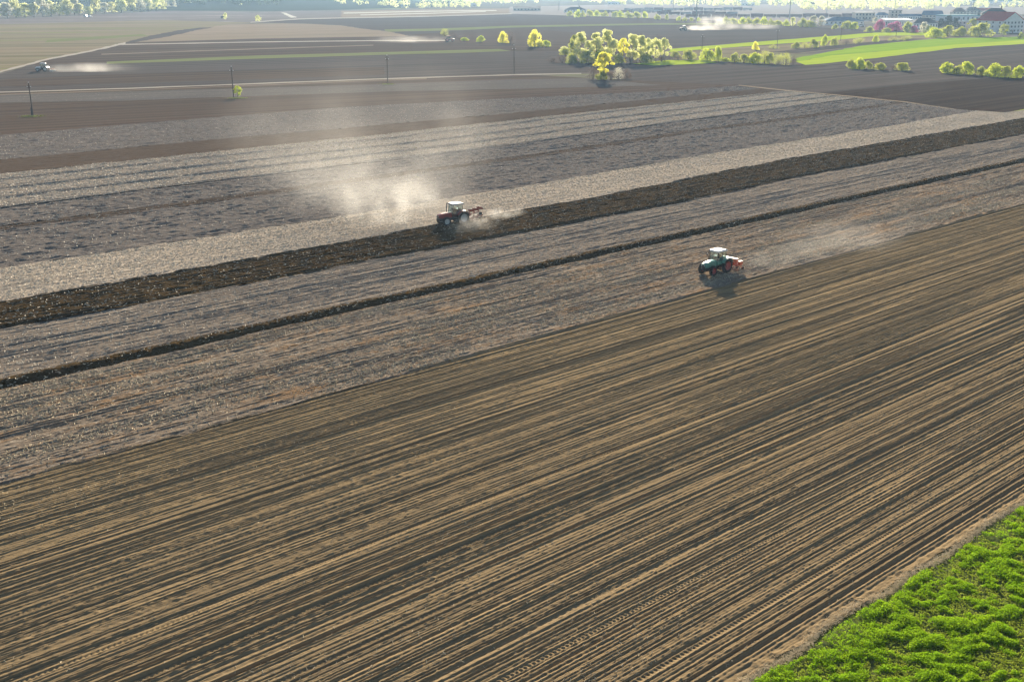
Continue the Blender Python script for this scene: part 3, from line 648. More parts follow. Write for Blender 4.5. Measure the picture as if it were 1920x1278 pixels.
# ------------------------------------------------------------------ straw and crop litter (real little pieces lying on the fields)
def scatter(name, n, vlo, vhi, hf, size, thick, mat, seed, edges=None, label=None, dens=None, lift=.02, tilt=.35):
    rg = np.random.default_rng(seed); U = []; V = []
    need = n
    while need > 0:
        v = rg.uniform(vlo, vhi, need * 2)
        sp = np.array([visible_span(q, 120, 1330) for q in np.linspace(vlo, vhi, 24)])
        a = np.interp(v, np.linspace(vlo, vhi, 24), sp[:, 0]); b = np.minimum(np.interp(v, np.linspace(vlo, vhi, 24), sp[:, 1]), HEAD(v))
        u = a + (b - a) * rg.random(len(v)) ** 1.25
        if dens is not None:
            k = rg.random(len(v)) < dens(u, v); u, v = u[k], v[k]
        U.append(u[:need]); V.append(v[:need]); need -= len(u[:need])
    U = np.concatenate(U); V = np.concatenate(V)
    lo = edges[0](U) if edges and callable(edges[0]) else (edges[0] if edges else vlo); hi = edges[1](U) if edges and callable(edges[1]) else (edges[1] if edges else vhi)
    ok = (V > lo + .1) & (V < hi - .1); U, V = U[ok], V[ok]; n = len(U)
    lo = lo[ok] if hasattr(lo, '__len__') else lo; hi = hi[ok] if hasattr(hi, '__len__') else hi
    Z = hf(U, V, V - lo, hi - V) + lift
    X, Y = to_xy(U, V); C = np.stack([X, Y, Z], -1)
    th = rg.uniform(0, 2 * math.pi, n); L = rg.uniform(*size, n); dz = rg.normal(0, tilt, n)
    a = np.stack([np.cos(th), np.sin(th), dz], -1) * (L / 2)[:, None]
    w = rg.uniform(.6, 1.2, n) * thick
    b = np.stack([-np.sin(th), np.cos(th), rg.normal(0, .4, n)], -1) * w[:, None]
    c = np.stack([np.zeros(n), np.zeros(n), w * 1.2], -1)
    Vv = np.stack([C - a - b, C + a - b, C + a * .9 + c, C - a * .9 + c, C - a + b, C + a + b], 1).reshape(-1, 3)
    base = (np.arange(n) * 6)[:, None]
    Q = np.concatenate([base + np.array([[0, 1, 2, 3]]), base + np.array([[3, 2, 5, 4]])], 0)
    o = obj_from(name, big_mesh(name, Vv, Q, mat, smooth=False), 'stuff')
    return o
M_straw = plain('dry_straw', (.66, .55, .37), .8, var=.15, sc=1.0, spec=.05)
M_strawp = plain('pale_glint_straw', (.76, .66, .50), .8, var=.06, sc=1.0, spec=.2)  # pale straw, colour brightened to carry the sparkle of sunlit pieces
scatter('straw_litter', 26000, -96.5, -77, h_stubB, (.15, .55), .022, M_straw, 1, dens=lambda u, v: np.clip((N4(u / 14, v / 2.2) - .38) * 3, .12, 1))
scatter('straw_litter', 12000, -114.5, -99.4, h_stubD, (.12, .4), .024, M_strawp, 2, edges=(e_Eb, -99.4))
scatter('straw_litter', 1600, -99.4, -96.5, h_ridge, (.12, .35), .03, M_strawp, 3)
scatter('straw_litter', 5200, -131.6, -114.0, h_plough, (.12, .34), .036, M_strawp, 4, edges=(e_Et, e_Eb))
scatter('straw_litter', 60000, -150, -126, h_tan, (.14, .40), .026, M_strawp, 5, edges=(e_tan, e_Et))
scatter('straw_litter', 9000, -191, -142, h_grey, (.16, .45), .034, M_strawp, 6, edges=(e_fb, e_tan), lift=.05)
scatter('straw_litter', 26000, -221, -182, h_furrow, (.20, .55), .036, M_strawp, 7, edges=(e_ft, e_fb), lift=.05)
scatter('straw_litter', 3500, -274, -235, h_grey, (.2, .5), .035, M_strawp, 8, edges=(e_H, e_G), lift=.05)
scatter('straw_litter', 6000, -77, -29, h_harrow, (.08, .30), .015, M_straw, 9, dens=lambda u, v: np.clip((N4(u / 10, v / 3) - .5) * 3, .08, 1))

# ------------------------------------------------------------------ the green crop in the corner
def corner_points(n, v0, v1, rg):
    v = rg.uniform(v0, v1, n * 3)
    sp = np.array([visible_span(q, 220, 1520) for q in np.linspace(v0, v1, 16)])
    a = np.interp(v, np.linspace(v0, v1, 16), sp[:, 0]); b = np.interp(v, np.linspace(v0, v1, 16), sp[:, 1])
    b = np.minimum(b, 100.0)
    u = a + (b - a) * rg.random(n * 3)
    return u[:n * 3], v
rg = np.random.default_rng(77)
M_verge = leafy('dry_verge_grass', (.66, .56, .40), (.52, .43, .28), .4, 2.0)
M_crop = leafy('crop_leaves', (.21, .37, .015), (.30, .45, .020), .5, 1.6)
M_cropy = leafy('yellowing_crop_leaves', (.33, .38, .05), (.24, .33, .035), .5, 1.2)
M_cropg = soil('crop_soil', (.15, .17, .06), (.11, .14, .04), (.3, .5), straw=(.36, .33, .20), straw_t=(.62, .70), bump=1, bsc=6, bdist=.06)
def h_crop(U, V, a, b): return rough(U, V, [(.5, .4, .10), (.25, .25, .06)]) - .06
relief_field('crop_ground', -28.2, -5.0, .22, .18, h_crop, M_cropg, umax=120)
u, v = corner_points(62000, -27.6, -7, rg)
wob = (N1(u / 3, u * 0) - .5) * 1.0
lush = N2(u / 1.3, v / 1.1) * .45 + N3(u / .5, v / .42) * .55
broad = N4(u / 6 + 3, v / 4)
ok = (v > -27.65 + wob) & (rg.random(len(u)) < np.clip((lush - .24) * 3.0, .25, 1) * np.where(broad < .36, .45, 1))
u, v, lush = u[ok], v[ok], lush[ok]
X, Y = to_xy(u, v)
hgt = np.clip((lush - .25) * .55, .07, .26) * rg.uniform(.7, 1.2, len(u))
m = 10
C = np.repeat(np.stack([X, Y, hgt * .6], -1), m, 0); hh = np.repeat(hgt, m)
off = rg.normal(size=C.shape); off /= np.linalg.norm(off, axis=1)[:, None]
C = C + off * np.stack([.07 + hh * .25, .07 + hh * .25, hh * .5], -1) * rg.uniform(.4, 1, len(C))[:, None]
V_, Q_ = leaf_quads(C, .036, rg, up=.35)
mi = (np.repeat(lush, m) < .42).astype(int)
obj_from('green_crop', big_mesh('green_crop', V_, Q_, [M_crop, M_cropy], smooth=False, mat_index=mi), 'stuff')
u, v = corner_points(22000, -28.7, -26.6, rg)
ok = rg.random(len(u)) < np.exp(-((v + 27.95 - (N1(u / 3, u * 0) - .5) * .6) / .24) ** 2); u, v = u[ok], v[ok]
X, Y = to_xy(u, v); n = len(u)
C = np.stack([X, Y, rg.uniform(.02, .10, n)], -1); th = rg.uniform(0, 6.28, n); L = rg.uniform(.10, .32, n)
a = np.stack([np.cos(th), np.sin(th), rg.uniform(-.1, .8, n)], -1) * L[:, None] / 2; b = np.stack([-np.sin(th), np.cos(th), np.zeros(n)], -1) * .014
obj_from('dry_margin_grass', big_mesh('dry_margin_grass', np.stack([C - a - b, C + a - b * .3, C + a + b * .3, C - a + b], 1).reshape(-1, 3), np.arange(4 * n).reshape(n, 4), M_verge, smooth=False), 'stuff')

# ------------------------------------------------------------------ tractors and implements
def paint(name, c, rough=.35): return plain(name, c, rough, var=.12, sc=3.0, spec=.5)
M_rubber = plain('dusty_rubber', (.045, .042, .038), .9, var=.2, sc=6, spec=.2)
M_dark = plain('dark_cast_metal', (.05, .048, .045), .6, var=.2, sc=5)
M_roofw = paint('white_cab_roof', (.78, .78, .75), .4)
M_green = paint('green_tractor_paint', (.10, .29, .22))
M_red = paint('red_tractor_paint', (.30, .035, .025))
M_rimred = paint('red_rim_paint', (.40, .06, .05), .5)
M_rimgrey = paint('light_grey_rim_paint', (.55, .55, .52), .5)
M_orange = paint('orange_red_implement_paint', (.62, .115, .05), .45)
M_rust = paint('rusty_red_plough_paint', (.30, .07, .035), .6)
M_steel = plain('worn_steel', (.40, .39, .37), .4, metal=.7, var=.2, sc=6)
M_white_p = paint('white_tractor_paint', (.70, .70, .68))
M_lamp = plain('headlamp_glass', (.80, .80, .75), .15)
M_glass, _nt, _p = new_mat('cab_glass')
_nt.nodes.remove(_p)
_g = nd(_nt, 'ShaderNodeBsdfGlossy'); _g.inputs['Roughness'].default_value = .06; _g.inputs['Color'].default_value = (.9, .95, 1, 1)
_t = nd(_nt, 'ShaderNodeBsdfTransparent'); _t.inputs['Color'].default_value = (.78, .86, .86, 1)
_d = nd(_nt, 'ShaderNodeMixShader'); _d.inputs[0].default_value = .28
_nt.links.new(_t.outputs[0], _d.inputs[1]); _nt.links.new(_g.outputs[0], _d.inputs[2]); _nt.links.new(_d.outputs[0], _nt.nodes['Material Output'].inputs[0])

def wheel(parent, x, y, r, w, rim_mat, side):
    e = bpy.data.objects.new('wheel', None); link(e, parent); e.location = (x, y, r)
    b = MB(); hw = w / 2; ri = r * .60
    b.lathe_y([(-hw * .75, ri), (-hw, ri * 1.12), (-hw, r * .86), (-hw * .7, r * .97), (0, r * .985), (hw * .7, r * .97), (hw, r * .86), (hw, ri * 1.12), (hw * .75, ri)], 32)
    n = 18
    for k in range(n):                                     # slanted lugs
        for s_ in (-1, 1):
            M = Matrix.Rotation(2 * math.pi * (k + (.5 if s_ > 0 else 0)) / n, 4, 'Y') @ Matrix.Translation((0, s_ * hw * .45, r * .97)) @ Matrix.Rotation(s_ * .6, 4, 'Z')
            b.box(-.035 * r, -hw * .55, -.02 * r, .035 * r, hw * .55, .05 * r, M)
    b.build('tyre', M_rubber, e, smooth=False)
    c = MB(); o = side
    c.lathe_y([(-o * hw * .2, .001), (-o * hw * .2, ri * .25), (o * hw * .25, ri * .30), (o * hw * .30, ri * .34), (-o * hw * .1, ri * .55), (o * hw * .1, ri * .85), (o * hw * .72, ri * .92), (o * hw * .78, ri * 1.02), (-o * hw * .7, ri * 1.02)], 28)
    c.lathe_y([(o * hw * .25, .001), (o * hw * .42, ri * .001), (o * hw * .42, ri * .22), (o * hw * .2, ri * .26)], 16)
    c.build('rim', rim_mat, e, smooth=False)
def sect(x, hw, z0, z1, n=6):                              # rounded bonnet section
    p = [(x, -hw, z0)]
    for k in range(n + 1):
        a = math.pi - math.pi * k / n
        p.append((x, hw * (abs(math.cos(a)) ** .55) * (1 if math.cos(a) > 0 else -1), z1 - (z1 - z0) * .28 + (z1 - z0) * .28 * math.sin(a) ** .7))
    p.append((x, hw, z0)); return p
def tractor(label, loc, rz, body, rim, roof, scale=1.0, door=None, group=None):
    t = thing('tractor', label, 'tractor', loc, rz, group, scale)
    b = MB()                                               # gearbox, engine block, axles, steps
    b.box(-1.45, -.26, .55, .30, .26, 1.02); b.box(.30, -.22, .50, 1.85, .22, .98); b.box(1.85, -.30, .62, 2.20, .30, .92)
    b.tube([(-1.1, -.85, .82), (-1.1, .85, .82)], .14, 10); b.tube([(1.3, -.72, .56), (1.3, .72, .56)], .085, 8)
    b.box(-.40, .45, .52, .12, .78, .60); b.box(-.36, .45, .80, .10, .70, .86); b.box(-.40, -.78, .52, .12, -.45, .60); b.box(-.36, -.70, .80, .10, -.45, .86)
    b.tube([(-1.4, -.35, .55), (-2.15, -.42, .62)], .045, 6); b.tube([(-1.4, .35, .55), (-2.15, .42, .62)], .045, 6); b.tube([(-1.4, 0, 1.05), (-2.1, 0, 1.15)], .035, 6)
    b.build('chassis', M_dark, t, .015)
    b = MB(); b.loft([sect(.32, .43, .92, 1.58), sect(1.0, .42, .92, 1.56), sect(1.75, .39, .92, 1.49), sect(2.08, .35, .95, 1.38), sect(2.16, .31, 1.0, 1.30)]); b.build('bonnet', body, t, .01)
    g = MB(); g.box(2.155, -.27, .98, 2.185, .27, 1.26)
    for k in range(5): g.box(2.18, -.26, 1.0 + k * .05, 2.20, .26, 1.02 + k * .05)
    g.build('grille', M_dark, t)
    for s_ in (-1, 1):
        h = MB(); h.loft([[(2.186 + dx, s_ * .19 + .062 * r_ * math.cos(a), 1.19 + .062 * r_ * math.sin(a)) for a in (2 * math.pi * k / 12 for k in range(12))] for dx, r_ in ((0, 1), (.03, 1), (.045, .6))]); h.build('headlight', M_lamp, t)
    # cab: lower panels, pillars, panes, roof
    b = MB(); b.prism_y([(-1.20, 1.05), (.30, 1.05), (.34, 1.50), (-.55, 1.42), (-1.22, 1.52)], -.62, -.58); b.prism_y([(-1.20, 1.05), (.30, 1.05), (.34, 1.50), (-.55, 1.42), (-1.22, 1.52)], .58, .62)
    b.box(-1.18, -.579, 1.02, .30, .579, 1.06); b.box(-1.24, -.579, 1.06, -1.20, .579, 1.50); b.box(.30, -.579, 1.06, .34, .579, 1.50); b.build('cab_body', door or body, t, .01)
    b = MB()
    for s_ in (-1, 1):
        for xa, xb in ((.32, .20), (-.50, -.48), (-1.20, -1.12)): b.tube([(xa, s_ * .60, 1.42), (xb, s_ * .57, 2.46)], .036, 6)
    for xa, z in ((.20, 2.44), (-1.12, 2.44)): b.tube([(xa, -.57, z), (xa, .57, z)], .036, 6)
    b.build('cab_frame', M_dark, t)
    for s_ in (-1, 1):
        b = MB(); y = s_ * .585; b.prism_y([(-.46, 1.46), (.28, 1.52), (.18, 2.42), (-.45, 2.42)], y - .008, y + .008); b.build('side_window', M_glass, t)
        b = MB(); b.prism_y([(-1.16, 1.52), (-.54, 1.44), (-.51, 2.42), (-1.09, 2.42)], y - .008, y + .008); b.build('rear_quarter_window', M_glass, t)
    b = MB(); b.loft([[(.315, -.54, 1.53), (.315, .54, 1.53), (.205, .52, 2.41), (.205, -.52, 2.41)], [(.330, -.54, 1.53), (.330, .54, 1.53), (.22, .52, 2.41), (.22, -.52, 2.41)]]); b.build('windscreen', M_glass, t)
    b = MB(); b.loft([[(-1.20, -.54, 1.54), (-1.20, .54, 1.54), (-1.12, .52, 2.41), (-1.12, -.52, 2.41)], [(-1.215, -.54, 1.54), (-1.215, .54, 1.54), (-1.135, .52, 2.41), (-1.135, -.52, 2.41)]]); b.build('rear_window', M_glass, t)
    b = MB(); rr = lambda z, k: [(.42 * k - .02 if x > 0 else -1.28 * k - .02, y * k, z) for x, y in ((1, -.72), (1, .72), (-1, .72), (-1, -.72))]
    b.loft([rr(2.47, .96), rr(2.52, 1.0), rr(2.62, .98), rr(2.68, .85)]); b.build('roof', roof, t, .03)
    b = MB(); b.box(-.95, -.24, 1.06, -.50, .24, 1.50); b.box(-1.02, -.24, 1.50, -.88, .24, 2.0); b.build('seat', M_dark, t, .04)
    b = MB(); b.tube([(.28, 0, 1.4), (.02, 0, 1.78)], .03, 6); b.lathe_y([(-.02, .19), (0, .21), (.02, .19), (0, .17), (-.02, .19)], 18, (0, 0, 0)); b.v[-18 * 5:] = [tuple(Matrix.Translation((.0, 0, 1.80)) @ Matrix.Rotation(.6, 4, 'Y') @ Vector((x, z, y))) for x, y, z in b.v[-18 * 5:]]; b.build('steering_wheel', M_dark, t)
    for s_ in (-1, 1):                                     # rear mudguards, arched over the wheels
        out = [(-1.1 + .93 * math.cos(a), .82 + .93 * math.sin(a)) for a in (math.radians(q) for q in range(28, 171, 13))]; inn = [(-1.1 + .89 * math.cos(a), .82 + .89 * math.sin(a)) for a in (math.radians(q) for q in range(28, 171, 13))]
        b = MB(); b.loft([[(x, s_ * ya, z) for x, z in out + inn[::-1]] for ya in (.63, 1.08)]); b.build('mudguard', body, t)
        wheel(t, -1.1, s_ * .86, .82, .44, rim, s_); wheel(t, 1.3, s_ * .80, .57, .34, rim, s_)
        b = MB(); b.tube([(.30, s_ * .60, 2.2), (.46, s_ * .88, 2.15)], .018, 6); b.box(.44, s_ * .84 - .08, 1.90, .47, s_ * .84 + .08, 2.20); b.build('mirror', M_dark, t)
    b = MB(); b.tube([(.62, -.36, 1.4), (.62, -.46, 1.6), (.62, -.46, 2.55), (.58, -.46, 2.68)], [.05, .055, .045, .045], 10); b.build('exhaust_pipe', M_dark, t)
    return t
HD = math.atan2(-RC, -RS)
def place_on(px, py, z=0.0):
    x, y = at(px, py, z); return (x, y, z)
def off(loc, rz, fx): return (loc[0] + fx * math.cos(rz), loc[1] + fx * math.sin(rz), loc[2])
T2 = place_on(1340, 511); T2 = (T2[0], T2[1], -.02)
tractor('green tractor with a white cab roof and red wheels pulling an orange-red planter', T2, HD, M_green, M_rimred, M_roofw, 1.06)
H1 = math.atan2(-math.cos(math.radians(58)), -math.sin(math.radians(58)))
T1 = place_on(849, 419); T1 = (T1[0], T1[1], -.04)
tractor('red tractor in its dust cloud on the edge of the dark ploughed field', T1, H1, M_red, M_rimgrey, paint('grey_cab_roof', (.28, .28, .29), .5), 1.14, door=plain('dull_red_panel', (.10, .04, .028), .5))
# row planter behind the green tractor
def planter(loc, rz):
    t = thing('row_planter', 'orange-red row planter carried behind the green tractor', 'planter', loc, rz)
    b = MB(); b.box(-2.62, -1.50, .62, -2.50, 1.50, .76); b.box(-2.95, -1.45, .80, -2.85, 1.45, .90)
    for y in (-1.2, -.4, .4, 1.2): b.box(-2.9, y - .05, .68, -2.55, y + .05, .86)
    b.build('toolbar', M_orange, t, .01)
    b = MB(); b.tube([(-2.45, -.42, .62), (-2.35, 0, 1.40)], .05, 6); b.tube([(-2.45, .42, .62), (-2.35, 0, 1.40)], .05, 6); b.tube([(-2.35, 0, 1.40), (-2.9, 0, .88)], .04, 6); b.box(-2.5, -.48, .58, -2.42, .48, .70); b.build('headstock', M_orange, t)
    b = MB(); b.loft([[(x, y, z) for x, y in ((-2.30, -1.2), (-2.30, 1.2), (-2.30 - w, 1.2), (-2.30 - w, -1.2))] for z, w in ((1.0, .20), (1.42, .42))]); b.v = [(x - .28, y, z) for x, y, z in b.v]; b.build('fertiliser_bin', M_orange, t, .02)
    b = MB(); b.loft([[(-2.55 + dx, -1.23, z) for dx, z in ((0, 1.43), (-.5, 1.43), (-.46, 1.50), (-.04, 1.50))], [(-2.55 + dx, 1.23, z) for dx, z in ((0, 1.43), (-.5, 1.43), (-.46, 1.50), (-.04, 1.50))]]); b.build('bin_lid', plain('sunlit_bin_lid', (.72, .55, .45), .4), t)  # red lid coloured pale: the sun on its top is in the colour
    for y in (-1.35, -.45, .45, 1.35):
        u = MB(); u.loft([[(x, yy, z) for x, yy in ((-3.02 + w, y - w), (-3.02 + w, y + w), (-3.30 - w, y + w), (-3.30 - w, y - w))] for z, w in ((.62, .08), (.80, .16), (1.16, .17))]); u.tube([(-2.9, y, .82), (-3.25, y, .45), (-3.6, y, .32)], .045, 6); ro = u.build('row_unit', M_orange, t, .01)
        l = MB(); l.box(-3.50, y - .19, 1.163, -2.82, y + .19, 1.21); l.build('seed_lid', plain('sunlit_pale_lid', (.66, .42, .33), .45) if 'sunlit_pale_lid' not in bpy.data.materials else bpy.data.materials['sunlit_pale_lid'], ro, .015)  # lids of the red boxes, sunlight on their tops painted in as paler colour
        w = MB(); w.lathe_y([(-.05, .001), (-.05, .13), (-.05, .20), (.05, .20), (.05, .13), (.05, .001)], 18, (-3.75, y, .19)); w.build('press_wheel', M_rubber, t)
        d = MB(); d.lathe_y([(-.01, .001), (-.004, .21), (.004, .21), (.01, .001)], 20, (-3.15, y + .05, .17)); d.build('opener_disc', M_steel, t)
        d = MB(); d.tube([(-2.55, y + .22, .66), (-2.75, y + .22, .45), (-2.62, y + .22, .12), (-2.50, y + .22, -.02)], [.035, .03, .03, .02], 6); d.build('tine', M_dark, t)
    return t
planter(T2, HD)
def plough(loc, rz, scale):
    t = thing('reversible_plough', 'rusty red reversible plough raised behind the red tractor', 'plough', loc, rz, scale=scale)
    b = MB(); b.box(-2.30, -.40, .62, -2.16, .40, .74); b.box(-2.30, -.07, .60, -2.18, .07, 1.35); b.tube([(-2.2, 0, 1.0), (-2.6, 0, 1.0)], .10, 10); b.build('headstock', M_rust, t, .01)
    b = MB(); b.tube([(-2.3, -.35, 1.0), (-3.75, .40, 1.50)], .085, 4); b.build('main_beam', M_rust, t)
    for k in range(3):
        q = .15 + k * .38; x, y, z = -2.3 - 1.45 * q, -.35 + .75 * q, 1.0 + .5 * q
        for s_ in (-1, 1):
            l = MB(); l.tube([(x, y, z), (x + .05, y, z + s_ * .45), (x + .22, y + .03, z + s_ * .72)], [.05, .045, .035], 6); leg = l.build('plough_leg', M_rust, t)
            m = MB(); g = []
            for i in range(6):
                a = i / 5.0; g.append([(x + .35 - .75 * a, y - .05 + .42 * a ** 1.4, z + s_ * (.78 - .05 * a)), (x + .28 - .78 * a, y + .05 + .48 * a ** 1.5, z + s_ * (.55 - .02 * a)), (x + .16 - .70 * a, y + .02 + .62 * a ** 1.7, z + s_ * .36)])
            ring = [r + [(px_ - .015, py_ - .03, pz_) for px_, py_, pz_ in r[::-1]] for r in g]; m.loft(ring); m.build('mouldboard', M_rust, leg)
    w = MB(); w.lathe_y([(-.08, .001), (-.08, .26), (.08, .26), (.08, .001)], 20, (-3.75, .75, 1.2)); w.tube([(-3.7, .4, 1.45), (-3.75, .75, 1.2)], .04, 6); w.build('depth_wheel', M_rubber, t)
    return t
plough(off(T1, H1, -.5), H1, 1.0)
# far tractors
p = at(80, 134, GZ + .1); tractor('white tractor raising a dust trail near the pale track at left', (p[0], p[1], GZ + .1), math.radians(184), M_white_p, M_rimgrey, M_roofw, 1.25, door=M_dark)
p = at(843, 78.5, GZ + .1); tractor('small distant red tractor beside the thin olive shrub', (p[0], p[1], GZ + .1), math.radians(8), M_red, M_rimred, M_red, 1.35)
p = at(1281, 57.5, GZ + .1); tractor('distant white-roofed tractor before the tall bright dust cloud', (p[0], p[1], GZ + .1), math.radians(186), M_dark, M_rimgrey, M_roofw, 1.4)
def disc_harrow(label, loc, rz, scale):
    t = thing('disc_harrow', label, 'harrow', loc, rz, scale=scale)
    b = MB(); b.box(-3.6, -1.5, .60, -3.48, 1.5, .72); b.box(-2.9, -1.5, .60, -2.78, 1.5, .72); b.box(-3.6, -.06, .62, -1.9, .06, .74); b.build('frame', M_rust, t)
    for x in (-2.84, -3.54):
        for k in range(8):
            d = MB(); d.lathe_y([(-.04, .001), (.02, .30), (.03, .30), (-.02, .001)], 14, (x, -1.35 + k * .385, .28)); d.build('disc', M_steel, t)
    return t
p = at(80, 134, GZ + .1); disc_harrow('disc harrow behind the white tractor at left', (p[0], p[1], GZ + .1), math.radians(184), 1.25)
p = at(1281, 57.5, GZ + .1); disc_harrow('disc harrow behind the distant white-roofed tractor', (p[0], p[1], GZ + .1), math.radians(186), 1.4)

# ------------------------------------------------------------------ poles along the power line
M_wood = plain('weathered_pole_wood', (.13, .095, .075), .9, var=.2, sc=2, spec=.1)
M_ins = plain('white_porcelain', (.85, .85, .83), .2)
M_conc = plain('dark_concrete', (.10, .085, .08), .9, var=.2, spec=.1)
pole_px = [(62, 218, 157, 'wooden pole with a dark stub post at its foot, nearest the left edge'), (438, 184.5, 127, 'wooden pole beside the small lime tree'), (727, 158.5, 106, 'wooden pole standing alone between the lime tree and the copse'),
           (964, 138.5, 87, 'wooden pole at the end of the pale path, left of the yellow willow'), (1316, 97.5, 67, 'wooden pole behind the hedge on the bright strip'), (1457, 92.5, 55, 'wooden pole before the far brown field, on the dry strip'), (1576, 77.5, 50, 'thin wooden pole before the blue-roofed house'), (1680, 68.5, 43, 'thin wooden pole before the magenta trees')]
for i, (px, py, tp, lb) in enumerate(pole_px):
    s_ = pxm(px, py); x, y = at(px, py, GZ); h = (py - tp) / s_ / math.cos(.12)
    t = thing('utility_pole', lb, 'pole', (x, y, GZ), math.radians(-25), 'poles of the field power line')
    t.rotation_euler = (random.uniform(-.012, .012), random.uniform(-.03, .01), math.radians(-28))
    b = MB(); b.tube([(0, 0, -.5), (0, 0, h * .5), (0, 0, h)], [.17, .145, .11], 10); b.build('pole', M_wood, t)
    b = MB(); b.box(-.75, -.05, h * .86, .75, .05, h * .86 + .11); b.build('crossarm', M_wood, t)
    for xx, zz in ((-.66, h * .86 + .11), (.66, h * .86 + .11), (0, h)):
        q = MB(); q.tube([(xx, 0, zz), (xx, 0, zz + .10), (xx, 0, zz + .16), (xx, 0, zz + .28)], [.03, .10, .12, .06], 8); q.build('insulator', M_ins, t)
    if i == 0:
        q = MB(); q.loft([[(-.22, -.42, -.4), (.22, -.42, -.4), (.22, -.2, -.4), (-.22, -.2, -.4)], [(-.15, -.36, 2.3), (.15, -.36, 2.3), (.15, -.2, 2.3), (-.15, -.2, 2.3)]]); q.build('stub_post', M_conc, t)
M_tuft = leafy('dark_grass_blades', (.13, .17, .035), (.20, .20, .07), .3, 1.0)
for nm, (px, py), w, lb in (('grass_tuft', (60, 219), 12, 'ring of green grass at the foot of the leftmost pole'), ('grass_tuft', (446, 185), 11, 'green grass around the small lime tree and pole'), ('grass_tuft', (727, 159), 9, 'thin grass around the lone middle pole')):
    x0, y0 = at(px, py, GZ); r = np.random.default_rng(int(px)); n = 420
    C = np.stack([x0 + r.normal(0, w * .13, n), y0 + r.normal(0, w * .09, n), GZ + .12 + np.abs(r.normal(0, .10, n))], -1)
    V_, Q_ = leaf_quads(C, .16, r, up=.6); o = obj_from(nm, big_mesh(nm, V_, Q_, M_tuft, smooth=False), 'stuff'); o['label'] = lb; o['category'] = 'grass'

# ------------------------------------------------------------------ town, railway yard
M_wht = plain('white_render', (.72, .71, .68), .8, var=.06, sc=.3)
M_cream = plain('cream_render', (.55, .47, .36), .85, var=.08, sc=.3)
M_beige = plain('beige_render', (.42, .37, .31), .85, var=.08, sc=.3)
M_pink = plain('pinkish_render', (.62, .50, .46), .85, var=.06, sc=.3)
M_slate = plain('dark_slate_roof', (.055, .06, .07), .95, var=.15, sc=.5, spec=.05)
M_blue = plain('blue_sheet_roof', (.07, .15, .24), .95, var=.15, sc=.3, spec=.05)
M_teal = plain('teal_sheet_roof', (.08, .26, .30), .95, var=.1, sc=.3, spec=.05)
M_redr = plain('red_tile_roof', (.46, .055, .05), .95, var=.12, sc=.5, spec=.05)
M_brr = plain('brown_tile_roof', (.13, .075, .065), .95, var=.15, sc=.5, spec=.05)
M_lite = plain('pale_sheet_roof', (.62, .62, .62), .95, var=.08, sc=.3, spec=.05)
M_pane = plain('dark_window_glass', (.03, .04, .05), .15, var=.1)
M_door = plain('brown_door', (.16, .09, .05), .6)
WIN = {}
def win_mesh(w, h):
    k = (round(w, 1), round(h, 1))
    if k not in WIN:
        b = MB(); b.box(-w / 2, -.04, 0, w / 2, .06, h); o = b.build('window', M_pane); WIN[k] = o.data; bpy.data.objects.remove(o)
    return WIN[k]
